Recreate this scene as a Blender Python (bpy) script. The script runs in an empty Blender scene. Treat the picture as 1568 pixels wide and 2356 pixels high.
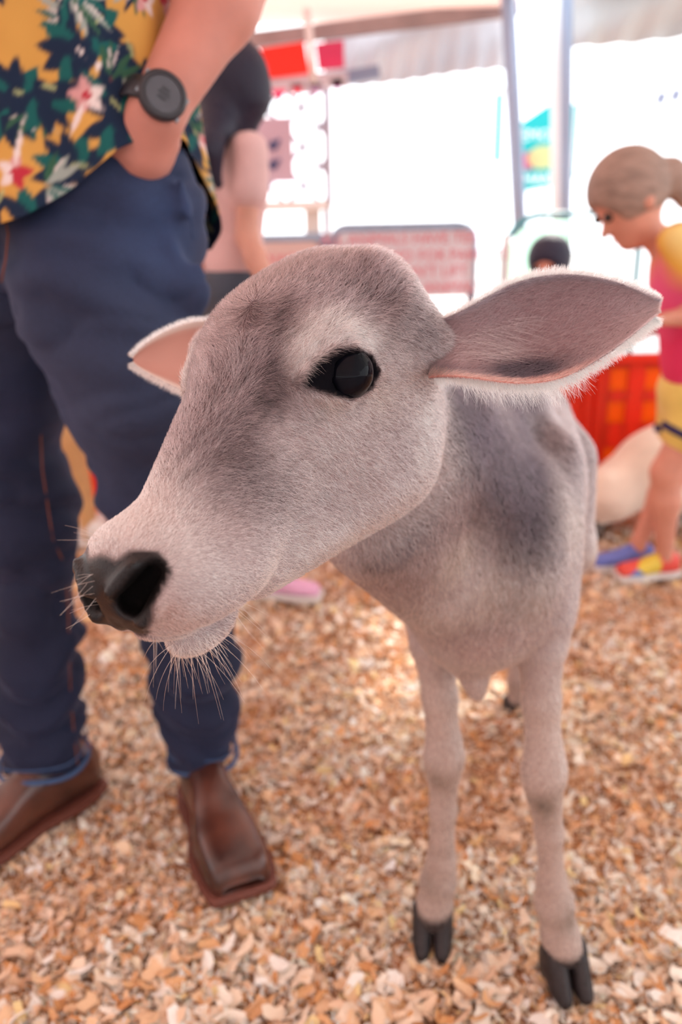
import bpy, math, random
import numpy as np
from mathutils import Vector, Matrix, Euler

ONLY = ''
random.seed(7)
rng = np.random.default_rng(7)
SC = bpy.context.scene
COL = SC.collection

# ------------------------------------------------------------------ camera
W, H = 1568, 2356
LENS = 28.0
FPX = H * LENS / 36.0
PITCH = math.radians(18.6)
ROLL = math.radians(1.2)
CAMZ = 0.88
fwd = np.array([0, math.cos(PITCH), -math.sin(PITCH)])
up0 = np.array([0, math.sin(PITCH), math.cos(PITCH)])
rt0 = np.array([1.0, 0, 0])
# rolled so that the right side of the picture sits a little high
rt = rt0 * math.cos(ROLL) - up0 * math.sin(ROLL)
up = up0 * math.cos(ROLL) + rt0 * math.sin(ROLL)
CAMP = np.array([0, 0, CAMZ])
cam_d = bpy.data.cameras.new('camera')
cam = bpy.data.objects.new('camera', cam_d)
COL.objects.link(cam)
cam_d.sensor_fit = 'VERTICAL'
cam_d.sensor_height = 36.0
cam_d.sensor_width = 24.0
cam_d.lens = LENS
cam_d.clip_start = 0.02
cam_d.clip_end = 200
mm = Matrix(((rt[0], up[0], -fwd[0], CAMP[0]), (rt[1], up[1], -fwd[1], CAMP[1]), (rt[2], up[2], -fwd[2], CAMP[2]), (0, 0, 0, 1)))
cam.matrix_world = mm
cam_d.dof.use_dof = True
cam_d.dof.focus_distance = 0.50
cam_d.dof.aperture_fstop = 4.0
cam_d.dof.aperture_blades = 9
SC.camera = cam

# ------------------------------------------------------------------ view, world, sun
SC.view_settings.view_transform = 'Standard'
SC.view_settings.look = 'None'
SC.view_settings.gamma = 1.0
SC.view_settings.use_curve_mapping = False
SC.view_settings.exposure = -0.30
SC.cycles.use_denoising = True
SC.cycles.max_bounces = 7
SC.cycles.diffuse_bounces = 4
SC.cycles.transparent_max_bounces = 8
SC.cycles.sample_clamp_indirect = 6.0
world = bpy.data.worlds.new('world')
SC.world = world
world.use_nodes = True
wn = world.node_tree.nodes; wl = world.node_tree.links
wn.clear()
wo = wn.new('ShaderNodeOutputWorld'); wb = wn.new('ShaderNodeBackground')
wb.inputs['Color'].default_value = (0.93, 0.97, 1.0, 1)
wb.inputs['Strength'].default_value = 3.6
wl.new(wb.outputs[0], wo.inputs[0])
sun_d = bpy.data.lights.new('sun', 'SUN'); sun_d.energy = 9.0; sun_d.angle = math.radians(2.0)
sun_d.color = (1.0, 0.95, 0.88)
sun = bpy.data.objects.new('sun', sun_d); COL.objects.link(sun)
sun.rotation_euler = Euler((math.radians(-52), 0, math.radians(-20)))
sun.location = (0.5, 4, 6)


def P(px, py, d):
    """world point on the ray of a frame pixel at a distance d (m) along the optical axis"""
    x = (px - W / 2) / FPX * d
    y = (H / 2 - py) / FPX * d
    return CAMP + rt * x + up * y + fwd * d


def G(px, py):
    """ground point under a frame pixel"""
    v = rt * (px - W / 2) / FPX + up * (H / 2 - py) / FPX + fwd
    t = -CAMZ / v[2]
    return CAMP + v * t


def PY(px, py, Y):
    """world point on the ray of a frame pixel on the vertical plane y = Y"""
    v = rt * (px - W / 2) / FPX + up * (H / 2 - py) / FPX + fwd
    return CAMP + v * (Y / v[1])


# ------------------------------------------------------------------ materials
def srgb(r, g, b):
    f = lambda c: (c / 255) / 12.92 if c / 255 <= 0.04045 else ((c / 255 + 0.055) / 1.055) ** 2.4
    return (f(r), f(g), f(b), 1.0)


MATS = {}


def mat(name, color=(0.8, 0.8, 0.8, 1), rough=0.7, metal=0.0, spec=0.4, noise=0.0, nscale=20.0, bump=0.0, bscale=60.0,
        sheen=0.0, trans=None, coat=0.0, stretch=None):
    if name in MATS: return MATS[name]
    m = bpy.data.materials.new(name); m.use_nodes = True
    nt = m.node_tree; n = nt.nodes; l = nt.links
    b = n['Principled BSDF']
    b.inputs['Base Color'].default_value = color
    b.inputs['Roughness'].default_value = rough
    b.inputs['Metallic'].default_value = metal
    b.inputs['Specular IOR Level'].default_value = spec
    b.inputs['Sheen Weight'].default_value = sheen
    b.inputs['Coat Weight'].default_value = coat
    tc = n.new('ShaderNodeTexCoord')
    vec = tc.outputs['Object']
    if stretch:
        mp = n.new('ShaderNodeMapping'); mp.inputs['Scale'].default_value = stretch
        l.new(vec, mp.inputs[0]); vec = mp.outputs[0]
    if noise > 0:
        t = n.new('ShaderNodeTexNoise'); t.inputs['Scale'].default_value = nscale; t.inputs['Detail'].default_value = 4
        l.new(vec, t.inputs[0])
        r = n.new('ShaderNodeValToRGB')
        c = np.array(color[:3])
        r.color_ramp.elements[0].position = 0.3; r.color_ramp.elements[1].position = 0.7
        r.color_ramp.elements[0].color = (*(c * (1 - noise)), 1)
        r.color_ramp.elements[1].color = (*np.clip(c * (1 + noise), 0, 1), 1)
        l.new(t.outputs['Fac'], r.inputs[0]); l.new(r.outputs[0], b.inputs['Base Color'])
    if bump > 0:
        t2 = n.new('ShaderNodeTexNoise'); t2.inputs['Scale'].default_value = bscale; t2.inputs['Detail'].default_value = 5
        l.new(vec, t2.inputs[0])
        bp = n.new('ShaderNodeBump'); bp.inputs['Strength'].default_value = bump; bp.inputs['Distance'].default_value = 0.01
        l.new(t2.outputs['Fac'], bp.inputs['Height']); l.new(bp.outputs[0], b.inputs['Normal'])
    if trans:
        tr = n.new('ShaderNodeBsdfTranslucent'); tr.inputs[0].default_value = color
        mx = n.new('ShaderNodeMixShader'); mx.inputs[0].default_value = trans
        l.new(b.outputs[0], mx.inputs[1]); l.new(tr.outputs[0], mx.inputs[2])
        l.new(mx.outputs[0], n['Material Output'].inputs[0])
    MATS[name] = m
    return m


def attr_mat(name, rough=0.75, wet=False, spec=0.3, bump=0.0, bscale=300, sss=0.0, trans=0.0):
    """colour from the vertex attribute 'col' (coat pigment), gloss from the attribute 'wet'"""
    m = bpy.data.materials.new(name); m.use_nodes = True
    nt = m.node_tree; n = nt.nodes; l = nt.links
    b = n['Principled BSDF']
    a = n.new('ShaderNodeAttribute'); a.attribute_name = 'col'
    l.new(a.outputs['Color'], b.inputs['Base Color'])
    b.inputs['Roughness'].default_value = rough
    b.inputs['Specular IOR Level'].default_value = spec
    if wet:
        w = n.new('ShaderNodeAttribute'); w.attribute_name = 'wet'
        mr = n.new('ShaderNodeMapRange')
        mr.inputs[3].default_value = rough; mr.inputs[4].default_value = 0.26
        l.new(w.outputs['Fac'], mr.inputs[0]); l.new(mr.outputs[0], b.inputs['Roughness'])
        ms_ = n.new('ShaderNodeMapRange'); ms_.inputs[3].default_value = 0.05; ms_.inputs[4].default_value = 0.28
        l.new(w.outputs['Fac'], ms_.inputs[0]); l.new(ms_.outputs[0], b.inputs['Specular IOR Level'])
    if bump > 0:
        tc = n.new('ShaderNodeTexCoord')
        t2 = n.new('ShaderNodeTexNoise'); t2.inputs['Scale'].default_value = bscale; t2.inputs['Detail'].default_value = 4
        l.new(tc.outputs['Object'], t2.inputs[0])
        bp = n.new('ShaderNodeBump'); bp.inputs['Strength'].default_value = bump; bp.inputs['Distance'].default_value = 0.002
        l.new(t2.outputs['Fac'], bp.inputs['Height']); l.new(bp.outputs[0], b.inputs['Normal'])
    if trans > 0:
        tr = n.new('ShaderNodeBsdfTranslucent'); l.new(a.outputs['Color'], tr.inputs[0])
        mx = n.new('ShaderNodeMixShader'); mx.inputs[0].default_value = trans
        l.new(b.outputs[0], mx.inputs[1]); l.new(tr.outputs[0], mx.inputs[2])
        l.new(mx.outputs[0], n['Material Output'].inputs[0])
    return m


# ------------------------------------------------------------------ object helpers
def link(name, me, parent=None, material=None, smooth=True):
    o = bpy.data.objects.new(name, me)
    COL.objects.link(o)
    if material is not None: me.materials.append(material)
    if smooth and len(me.polygons):
        me.polygons.foreach_set('use_smooth', np.ones(len(me.polygons), bool))
    if parent is not None:
        o.parent = parent
        o.matrix_parent_inverse = Matrix.Translation(-parent.location) if parent.type == 'EMPTY' else Matrix()
    return o


def mesh_np(name, V, F, parent=None, material=None, smooth=True):
    """V (n,3), F (m,k) arrays with constant k, or a list of lists"""
    me = bpy.data.meshes.new(name)
    if isinstance(F, np.ndarray):
        k = F.shape[1]
        me.vertices.add(len(V)); me.vertices.foreach_set('co', np.asarray(V, np.float32).ravel())
        me.loops.add(F.size); me.loops.foreach_set('vertex_index', F.astype(np.int32).ravel())
        me.polygons.add(len(F)); me.polygons.foreach_set('loop_start', np.arange(0, F.size, k, dtype=np.int32))
        me.update(calc_edges=True); me.validate()
    else:
        me.from_pydata([tuple(map(float, v)) for v in V], [], F); me.update()
    return link(name, me, parent, material, smooth)


def empty(name, loc, label, cat, group=None):
    o = bpy.data.objects.new(name, None); COL.objects.link(o)
    o.empty_display_size = 0.05
    o.location = loc
    o['label'] = label; o['category'] = cat
    if group: o['group'] = group
    return o


def tag(o, label=None, cat=None, group=None, kind=None):
    if label: o['label'] = label
    if cat: o['category'] = cat
    if group: o['group'] = group
    if kind: o['kind'] = kind
    return o


class MB:
    """collects shapes into one mesh"""
    def __init__(s): s.v = []; s.f = []

    def add(s, V, F):
        o = len(s.v); s.v += [tuple(map(float, v)) for v in V]; s.f += [[i + o for i in f] for f in F]

    def box(s, c, sz, R=None):
        c = np.array(c, float); h = np.array(sz, float) / 2
        V = []
        for x in (-1, 1):
            for y in (-1, 1):
                for z in (-1, 1):
                    p = np.array([x, y, z]) * h
                    if R is not None: p = R @ p
                    V.append(c + p)
        s.add(V, [[0, 1, 3, 2], [4, 6, 7, 5], [0, 4, 5, 1], [2, 3, 7, 6], [0, 2, 6, 4], [1, 5, 7, 3]])

    def tube(s, pts, r, n=10, caps=True):
        pts = [np.array(p, float) for p in pts]
        rs = r if isinstance(r, (list, tuple, np.ndarray)) else [r] * len(pts)
        rings = []; ref = None
        for i, p in enumerate(pts):
            t = pts[min(i + 1, len(pts) - 1)] - pts[max(i - 1, 0)]
            t = t / (np.linalg.norm(t) + 1e-9)
            if ref is None:
                ref = np.array([0, 0, 1.0]) if abs(t[2]) < 0.9 else np.array([1.0, 0, 0])
            a = np.cross(t, ref); a /= np.linalg.norm(a) + 1e-9
            b = np.cross(t, a); ref = -b if np.dot(-b, ref) > 0 else b
            b = np.cross(t, a)
            rings.append([p + rs[i] * (math.cos(2 * math.pi * k / n) * a + math.sin(2 * math.pi * k / n) * b) for k in range(n)])
        V = [v for r_ in rings for v in r_]
        F = []
        for i in range(len(pts) - 1):
            for k in range(n):
                F.append([i * n + k, i * n + (k + 1) % n, (i + 1) * n + (k + 1) % n, (i + 1) * n + k])
        if caps:
            F.append(list(range(n))[::-1]); F.append([(len(pts) - 1) * n + k for k in range(n)])
        s.add(V, F)

    def build(s, name, material, parent=None, smooth=False):
        me = bpy.data.meshes.new(name)
        me.from_pydata(s.v, [], s.f); me.update()
        return link(name, me, parent, material, smooth)


# ------------------------------------------------------------------ signed distance modelling
def V3(*a): return np.array(a, np.float64)


def cone(a, b, ra, rb, sq=None):
    a = np.array(a, float); b = np.array(b, float)
    ab = b - a; L2 = max(ab @ ab, 1e-9)
    def f(p):
        t = np.clip((p - a) @ ab / L2, 0, 1)
        q = p - a - t[:, None] * ab
        if sq is not None:  # squash along direction sq[0] by factor sq[1]
            n = np.array(sq[0], float); n /= np.linalg.norm(n)
            dn = q @ n
            q = q + np.outer(dn * (sq[1] - 1), n)
        return np.sqrt((q * q).sum(1)) - (ra + (rb - ra) * t)
    r = max(ra, rb)
    if sq is not None and sq[1] < 1: r = r / sq[1]
    return f, np.minimum(a, b) - r, np.maximum(a, b) + r


def ell(c, rad, R=None):
    """ellipsoid; R rows are the local axes"""
    c = np.array(c, float); rad = np.array(rad, float)
    R_ = np.eye(3) if R is None else np.array(R, float)
    def f(p):
        q = (p - c) @ R_.T
        k0 = np.sqrt(((q / rad) ** 2).sum(1)); k1 = np.sqrt(((q / rad ** 2) ** 2).sum(1)) + 1e-9
        return k0 * (k0 - 1) / k1
    ext = np.sqrt(((R_.T * rad) ** 2).sum(1))
    return f, c - ext, c + ext


def smin(a, b, k):
    h = np.clip(0.5 + 0.5 * (b - a) / k, 0, 1)
    return b + (a - b) * h - k * h * (1 - h)


class SDF:
    def __init__(s): s.ops = []

    def u(s, prim, k=0.01): s.ops.append(('u', prim, k)); return s

    def s(s_, prim, k=0.006): s_.ops.append(('s', prim, k)); return s_

    def ev(s, p, margin=0.04):
        d = np.full(len(p), 0.05)
        for op, (f, lo, hi), k in s.ops:
            m = max(margin, 1.3 * k) if op == 'u' else k * 1.5 + 0.004
            ok = ((p > lo - m) & (p < hi + m)).all(1)
            if not ok.any(): continue
            idx = np.nonzero(ok)[0]
            q = f(p[idx])
            if op == 'u': d[idx] = smin(d[idx], q, k)
            else: d[idx] = -smin(-d[idx], q, k)
        return d

    def bounds(s):
        lo = np.min([o[1][1] for o in s.ops if o[0] == 'u'], 0); hi = np.max([o[1][2] for o in s.ops if o[0] == 'u'], 0)
        return lo, hi

    def mesh(s, h, project=1, disp=None):
        lo, hi = s.bounds(); lo = lo - 0.03; hi = hi + 0.03
        if disp is not None: ev = lambda p: s.ev(p) + disp(p)
        else: ev = s.ev
        H0 = 4
        nc = np.ceil((hi - lo) / (h * H0)).astype(int) + 1
        gx = [lo[i] + (np.arange(nc[i]) + 0.5) * h * H0 for i in range(3)]
        X = np.stack(np.meshgrid(*gx, indexing='ij'), -1).reshape(-1, 3)
        D = ev(X).reshape(nc)
        act = np.argwhere(np.abs(D) < h * H0 * 1.6)
        n = nc * H0
        big = np.repeat(np.repeat(np.repeat(D.astype(np.float32), H0, 0), H0, 1), H0, 2)
        o = np.stack(np.meshgrid(*[np.arange(H0)] * 3, indexing='ij'), -1).reshape(-1, 3)
        CH = 20000
        for i in range(0, len(act), CH):
            ii = (act[i:i + CH, None, :] * H0 + o[None]).reshape(-1, 3)
            big[ii[:, 0], ii[:, 1], ii[:, 2]] = ev(lo + (ii + 0.5) * h)
        return surface_nets(big, lo + 0.5 * h, h, ev, project)


def surface_nets(D, org, h, ev=None, project=1):
    S = D < 0
    c = np.zeros(tuple(np.array(D.shape) - 1), np.int8)
    for a in (0, 1):
        for b in (0, 1):
            for g in (0, 1):
                c += S[a:S.shape[0] - 1 + a, b:S.shape[1] - 1 + b, g:S.shape[2] - 1 + g].astype(np.int8)
    cells = np.argwhere((c > 0) & (c < 8))
    idx = np.full(c.shape, -1, np.int32)
    idx[cells[:, 0], cells[:, 1], cells[:, 2]] = np.arange(len(cells))
    corner = np.array([[a, b, g] for a in (0, 1) for b in (0, 1) for g in (0, 1)])
    val = np.stack([D[cells[:, 0] + k[0], cells[:, 1] + k[1], cells[:, 2] + k[2]] for k in corner], 1).astype(np.float64)
    acc = np.zeros((len(cells), 3)); cnt = np.zeros(len(cells))
    for i in range(8):
        for j in range(i + 1, 8):
            if np.abs(corner[i] - corner[j]).sum() != 1: continue
            a = val[:, i]; b = val[:, j]
            x = (a < 0) != (b < 0)
            t = np.where(x, a / np.where(x, a - b, 1), 0)
            acc += np.where(x[:, None], corner[i] + t[:, None] * (corner[j] - corner[i]), 0); cnt += x
    V = org + (cells + acc / cnt[:, None]) * h
    F = []
    for ax in range(3):
        sl0 = [slice(None)] * 3; sl1 = [slice(None)] * 3
        sl0[ax] = slice(0, -1); sl1[ax] = slice(1, None)
        A = S[tuple(sl0)]; B = S[tuple(sl1)]
        e = np.argwhere(A != B)
        o1, o2 = [(1, 2), (2, 0), (0, 1)][ax]
        ok = (e[:, o1] > 0) & (e[:, o2] > 0) & (e[:, o1] < D.shape[o1] - 1) & (e[:, o2] < D.shape[o2] - 1)
        e = e[ok]
        flip = A[e[:, 0], e[:, 1], e[:, 2]]
        q = []
        for (d1, d2) in ((-1, -1), (0, -1), (0, 0), (-1, 0)):
            k = e.copy(); k[:, o1] += d1; k[:, o2] += d2
            q.append(idx[k[:, 0], k[:, 1], k[:, 2]])
        q = np.stack(q, 1)
        q[~flip] = q[~flip][:, ::-1]
        F.append(q)
    F = np.concatenate(F); F = F[(F >= 0).all(1)]
    if ev is not None:
        for _ in range(project):
            e = h * 0.5
            d0 = ev(V)
            g = np.stack([ev(V + np.eye(3)[k] * e) - d0 for k in range(3)], 1) / e
            g /= np.maximum((g * g).sum(1, keepdims=True), 0.25)
            V = V - np.clip(d0, -h, h)[:, None] * g
    # light relaxation of the grid pattern
    for _ in range(2):
        s = np.zeros_like(V); n = np.zeros(len(V))
        for i in range(4):
            j = (i + 1) % 4
            np.add.at(s, F[:, i], V[F[:, j]]); np.add.at(n, F[:, i], 1)
            np.add.at(s, F[:, j], V[F[:, i]]); np.add.at(n, F[:, j], 1)
        V = V * 0.5 + 0.5 * s / np.maximum(n, 1)[:, None]
    return V, F


def vnormals(V, F):
    n = np.cross(V[F[:, 2]] - V[F[:, 0]], V[F[:, 3 % F.shape[1]]] - V[F[:, 1]])
    N = np.zeros_like(V)
    for i in range(F.shape[1]): np.add.at(N, F[:, i], n)
    return N / (np.linalg.norm(N, axis=1, keepdims=True) + 1e-12)


def hash3(i):
    i = i.astype(np.int64)
    x = (i[..., 0] * 73856093) ^ (i[..., 1] * 19349663) ^ (i[..., 2] * 83492791)
    x = (x ^ (x >> 13)) * 1274126177
    return ((x & 0xffffff) / 0xffffff).astype(np.float64)


def vnoise(p):
    """smooth value noise 0..1"""
    i = np.floor(p).astype(np.int64); f = p - i; f = f * f * (3 - 2 * f)
    r = 0
    for a in (0, 1):
        for b in (0, 1):
            for c in (0, 1):
                w = (f[:, 0] if a else 1 - f[:, 0]) * (f[:, 1] if b else 1 - f[:, 1]) * (f[:, 2] if c else 1 - f[:, 2])
                r = r + w * hash3(i + np.array([a, b, c]))
    return r


def set_attr(me, name, arr, typ):
    a = me.attributes.new(name, typ, 'POINT')
    if typ == 'FLOAT_COLOR':
        b = np.ones((len(arr), 4), np.float32); b[:, :3] = arr; a.data.foreach_set('color', b.ravel())
    else: a.data.foreach_set('value', np.asarray(arr, np.float32))


def sst(x, a, b):
    t = np.clip((x - a) / (b - a), 0, 1); return t * t * (3 - 2 * t)


def lerp(a, b, t): return a + (b - a) * (t[:, None] if np.ndim(t) else t)

#==CALF==
# ------------------------------------------------------------------ floor of the tent: ground with wood shavings
def gh(x, y):
    p = np.stack([x, y, np.zeros_like(x)], 1)
    h = 0.020 * (vnoise(p * 7 + 3) - 0.5) + 0.014 * (vnoise(p * 19 + 11) - 0.5) - 0.010
    # litter heaped against the feet that stand in it
    for (cx, cy, a, r) in ((0.325, 1.285, .052, .045), (0.355, 1.18, .045, .045), (0.262, 0.705, .010, .035), (0.112, 0.775, .010, .035), (-0.40, 0.98, .010, .05)):
        h = h + a * np.exp(-((x - cx) ** 2 + (y - cy) ** 2) / (2 * r * r))
    return h


shav_m = bpy.data.materials.new('shaving_wood'); shav_m.use_nodes = True
_n = shav_m.node_tree.nodes; _l = shav_m.node_tree.links; _b = _n['Principled BSDF']
_a = _n.new('ShaderNodeAttribute'); _a.attribute_name = 'col'
_t = _n.new('ShaderNodeTexCoord'); _mp = _n.new('ShaderNodeMapping'); _mp.inputs['Scale'].default_value = (120, 900, 400)
_w = _n.new('ShaderNodeTexNoise'); _w.inputs['Scale'].default_value = 1.0; _w.inputs['Detail'].default_value = 2
_l.new(_t.outputs['Object'], _mp.inputs[0]); _l.new(_mp.outputs[0], _w.inputs[0])
_r = _n.new('ShaderNodeMapRange'); _r.inputs[3].default_value = 0.86; _r.inputs[4].default_value = 1.10; _l.new(_w.outputs['Fac'], _r.inputs[0])
_mx = _n.new('ShaderNodeVectorMath'); _mx.operation = 'SCALE'; _l.new(_a.outputs['Color'], _mx.inputs[0]); _l.new(_r.outputs[0], _mx.inputs['Scale'])
_l.new(_mx.outputs[0], _b.inputs['Base Color']); _b.inputs['Roughness'].default_value = 0.75; _b.inputs['Specular IOR Level'].default_value = 0.25

nx, ny = 150, 170
gx = np.linspace(-4.2, 4.2, nx); gy = 0.1 + (np.linspace(0, 1, ny) ** 1.5) * 6.3
X, Y = np.meshgrid(gx, gy, indexing='ij'); x = X.ravel(); y = Y.ravel()
Vg = np.stack([x, y, gh(x, y) - 0.004], 1)
I, J = np.meshgrid(np.arange(nx - 1), np.arange(ny - 1), indexing='ij'); I = I.ravel(); J = J.ravel()
Fg = np.stack([I * ny + J, (I + 1) * ny + J, (I + 1) * ny + J + 1, I * ny + J + 1], 1)
floor = mesh_np('floor', Vg, Fg, None, mat('floor_dust', (0.46, 0.21, 0.10, 1), rough=0.95, noise=0.35, nscale=30, bump=0.4, bscale=120))
tag(floor, 'trodden bed of orange and cream wood shavings under the tent', kind='structure')
yard = MB(); yard.box((0, 28, -0.09), (90, 64, 0.05))
yo = yard.build('floor_2', mat('pale_asphalt', (0.62, 0.60, 0.58, 1), rough=0.9, noise=0.08, nscale=2)); tag(yo, 'pale sunlit paving outside the tent', kind='structure')

PAL = np.array([(0.90, 0.72, 0.56), (0.84, 0.55, 0.34), (0.68, 0.33, 0.14), (0.93, 0.83, 0.72), (0.87, 0.62, 0.44), (0.76, 0.43, 0.22), (0.93, 0.88, 0.82), (0.86, 0.66, 0.34)])
PALW = np.array([.20, .15, .09, .20, .13, .06, .13, .04])

def flake(kind):
    """a curled shaving 1 long: grid 4 x 2, slightly bent"""
    nu, nv = (5, 3) if kind < 4 else (4, 2)
    V = []; c = [2.2, 0.8, -1.5, 3.4, 0.5, 1.3, -0.8, 2.0][kind]; w = [.34, .50, .26, .18, .60, .40, .70, .12][kind]
    for i in range(nu):
        u = i / (nu - 1) - 0.5
        for j in range(nv):
            v = j / (nv - 1) - 0.5
            ww = w * (1 - (0.5 if kind % 2 else 0.2) * (2 * abs(u)) ** 2) * (1 + 0.25 * math.sin(7 * u + kind * 2 + 2 * v))
            a = u * c
            X_ = math.sin(a) / c if abs(c) > 1e-3 else u
            Z_ = (1 - math.cos(a)) / c
            V.append((X_, v * ww + 0.08 * math.sin(5 * u + kind), Z_ + 0.05 * math.sin(9 * v + kind)))
    F = [(i * nv + j, (i + 1) * nv + j, (i + 1) * nv + j + 1, i * nv + j + 1) for i in range(nu - 1) for j in range(nv - 1)]
    return np.array(V), np.array(F)
FL = [flake(k) for k in range(8)]

def in_frame(x, y, m=120):
    v = np.stack([x, y, np.zeros_like(x)], 1) - CAMP
    d = v @ fwd; px = W / 2 + (v @ rt) / d * FPX; py = H / 2 - (v @ up) / d * FPX
    return (d > 0.1) & (px > -m) & (px < W + m) & (py > 0) & (py < H + m)

def rotm(yaw, pitch, roll):
    cy, sy = np.cos(yaw), np.sin(yaw); cp, sp = np.cos(pitch), np.sin(pitch); cr, sr = np.cos(roll), np.sin(roll)
    R = np.zeros((len(yaw), 3, 3))
    R[:, 0, 0] = cy * cp; R[:, 0, 1] = cy * sp * sr - sy * cr; R[:, 0, 2] = cy * sp * cr + sy * sr
    R[:, 1, 0] = sy * cp; R[:, 1, 1] = sy * sp * sr + cy * cr; R[:, 1, 2] = sy * sp * cr - cy * sr
    R[:, 2, 0] = -sp; R[:, 2, 1] = cp * sr; R[:, 2, 2] = cp * cr
    return R

def chipcol(x, y, n):
    base = rng.choice(8, n, p=PALW)
    c = PAL[base] * rng.uniform(0.86, 1.20, (n, 1))
    # damp, darker scuffs where the litter has been kicked up
    p = np.stack([x, y, np.zeros(n)], 1)
    k = np.clip((vnoise(p * 4.5 + 5) * .6 + vnoise(p * 13) * .4 - 0.50) * 3.0, 0, 0.8) * 0.8
    c = lerp(c, np.array([0.64, 0.29, 0.12]), k * .85 * (rng.random(n) < 0.75))
    return np.clip(c, 0, 0.93)

allV, allF, allC = [], [], []
off = 0
big = []
for (y0, y1, xa, dens, s0, s1) in ((0.45, 0.95, 1.0, 34000, .006, .030), (0.95, 1.5, 1.3, 20000, .007, .032), (1.5, 2.5, 1.9, 7600, .010, .040), (2.5, 3.9, 2.8, 1800, .014, .045), (3.9, 6.2, 3.9, 600, .02, .06)):
    n = int((y1 - y0) * 2 * xa * dens * (0.15 if ONLY else 1))
    x = rng.uniform(-xa, xa, n); y = rng.uniform(y0, y1, n)
    ok = in_frame(x, y, 220) | (rng.random(n) < 0.25); x = x[ok]; y = y[ok]; n = len(x)
    L = s0 + (s1 - s0) * rng.random(n) ** 2.6
    z = gh(x, y) + rng.uniform(-0.002, 0.007, n)
    yaw = rng.uniform(0, 6.283, n); pit = rng.normal(0, 0.50, n); rol = rng.normal(0, 0.55, n)
    C = chipcol(x, y, n); kd = rng.integers(0, 8, n)
    if y1 <= 1.5: big += [(L[i], x[i], y[i], z[i], yaw[i], pit[i], rol[i], C[i], kd[i]) for i in np.nonzero((L > 0.72 * s1) & in_frame(x, y, 0))[0]]
    R = rotm(yaw, pit, rol)
    for k in range(8):
        m = kd == k
        V0, F0 = FL[k]
        vv = np.einsum('nij,vj->nvi', R[m], V0) * L[m][:, None, None] + np.stack([x[m], y[m], z[m]], 1)[:, None]
        nn = m.sum(); nv = len(V0)
        allV.append(vv.reshape(-1, 3)); allF.append((F0[None] + (np.arange(nn) * nv)[:, None, None] + off).reshape(-1, 4)); off += nn * nv
        allC.append(np.repeat(C[m], nv, 0))
# crumbs and slivers between them
n = int(95000 * (0.1 if ONLY else 1))
x = rng.uniform(-1.25, 1.25, n); y = 0.45 + 1.75 * rng.random(n) ** 1.35
ok = in_frame(x, y, 60); x = x[ok]; y = y[ok]; n = len(x)
L = rng.uniform(.003, .011, n) * (0.7 + 0.35 * y); R = rotm(rng.uniform(0, 6.283, n), rng.normal(0, .6, n), rng.normal(0, .6, n))
V0 = np.array([(-.5, -.09, 0), (-.5, .09, .03), (.0, -.13, .12), (.0, .13, .16), (.5, -.06, .05), (.5, .07, .02)]); F0 = np.array([(0, 2, 3, 1), (2, 4, 5, 3)])
vv = np.einsum('nij,vj->nvi', R, V0) * L[:, None, None] + np.stack([x, y, gh(x, y) + rng.uniform(0, .008, n)], 1)[:, None]
allV.append(vv.reshape(-1, 3)); allF.append((F0[None] + (np.arange(n) * 6)[:, None, None] + off).reshape(-1, 4)); allC.append(np.repeat(chipcol(x, y, n), 6, 0))
sh = mesh_np('wood_shavings', np.concatenate(allV), np.concatenate(allF), floor, shav_m, smooth=False)
set_attr(sh.data, 'col', np.concatenate(allC), 'FLOAT_COLOR')
tag(sh, kind='stuff')
# the largest shavings near the camera, one object each
big.sort(key=lambda b: -b[0] / (b[2] ** 1.2))
protos = {}
for b in big[:280]:
    L_, x_, y_, z_, yw, pt, rl, c_, kd_ = b
    key = (int(kd_), int(np.argmin(((PAL - c_) ** 2).sum(1))))
    if key not in protos:
        V0, F0 = FL[key[0]]
        me = bpy.data.meshes.new('wood_shaving'); me.from_pydata([tuple(v) for v in V0], [], [tuple(map(int, f)) for f in F0]); me.update()
        set_attr(me, 'col', np.tile(PAL[key[1]], (len(V0), 1)), 'FLOAT_COLOR'); me.materials.append(shav_m)
        protos[key] = me
    o = bpy.data.objects.new('wood_shaving', protos[key]); COL.objects.link(o)
    o.parent = floor; o.location = (x_, y_, z_ + 0.007); o.scale = (L_ * 1.12,) * 3
    o.rotation_euler = (rl * .6, pt * .6, yw)
# ------------------------------------------------------------------ the calf
# head frame: F along the nose, L to the calf's left, U out of the forehead
def camdir(x, y, t): v = rt * x + up * y - fwd * t; return v / np.linalg.norm(v)


hF = camdir(-0.46, -0.64, 0.60)
hL = camdir(0.80, 0.0, 0.60); hL = hL - hF * (hL @ hF); hL /= np.linalg.norm(hL)
hU = np.cross(hF, hL); hU = hU if hU @ up > 0 else -hU
HO = P(800, 855, 0.50) - hL * 0.062
HR = np.stack([hF, hL, hU])
def HW(f, l, u): return HO + hF * f + hL * l + hU * u
def hell(c, r, rot=0.0, yaw=0.0):
    R = HR
    if rot:  # pitch in the F-U plane
        c_, s_ = math.cos(rot), math.sin(rot)
        R = np.stack([hF * c_ + hU * s_, hL, hU * c_ - hF * s_])
    if yaw:
        c_, s_ = math.cos(yaw), math.sin(yaw)
        R = np.stack([R[0] * c_ + R[1] * s_, R[1] * c_ - R[0] * s_, R[2]])
    return ell(HW(*c), r, R)


EYE_L = 0.050
calf = SDF()
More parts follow.
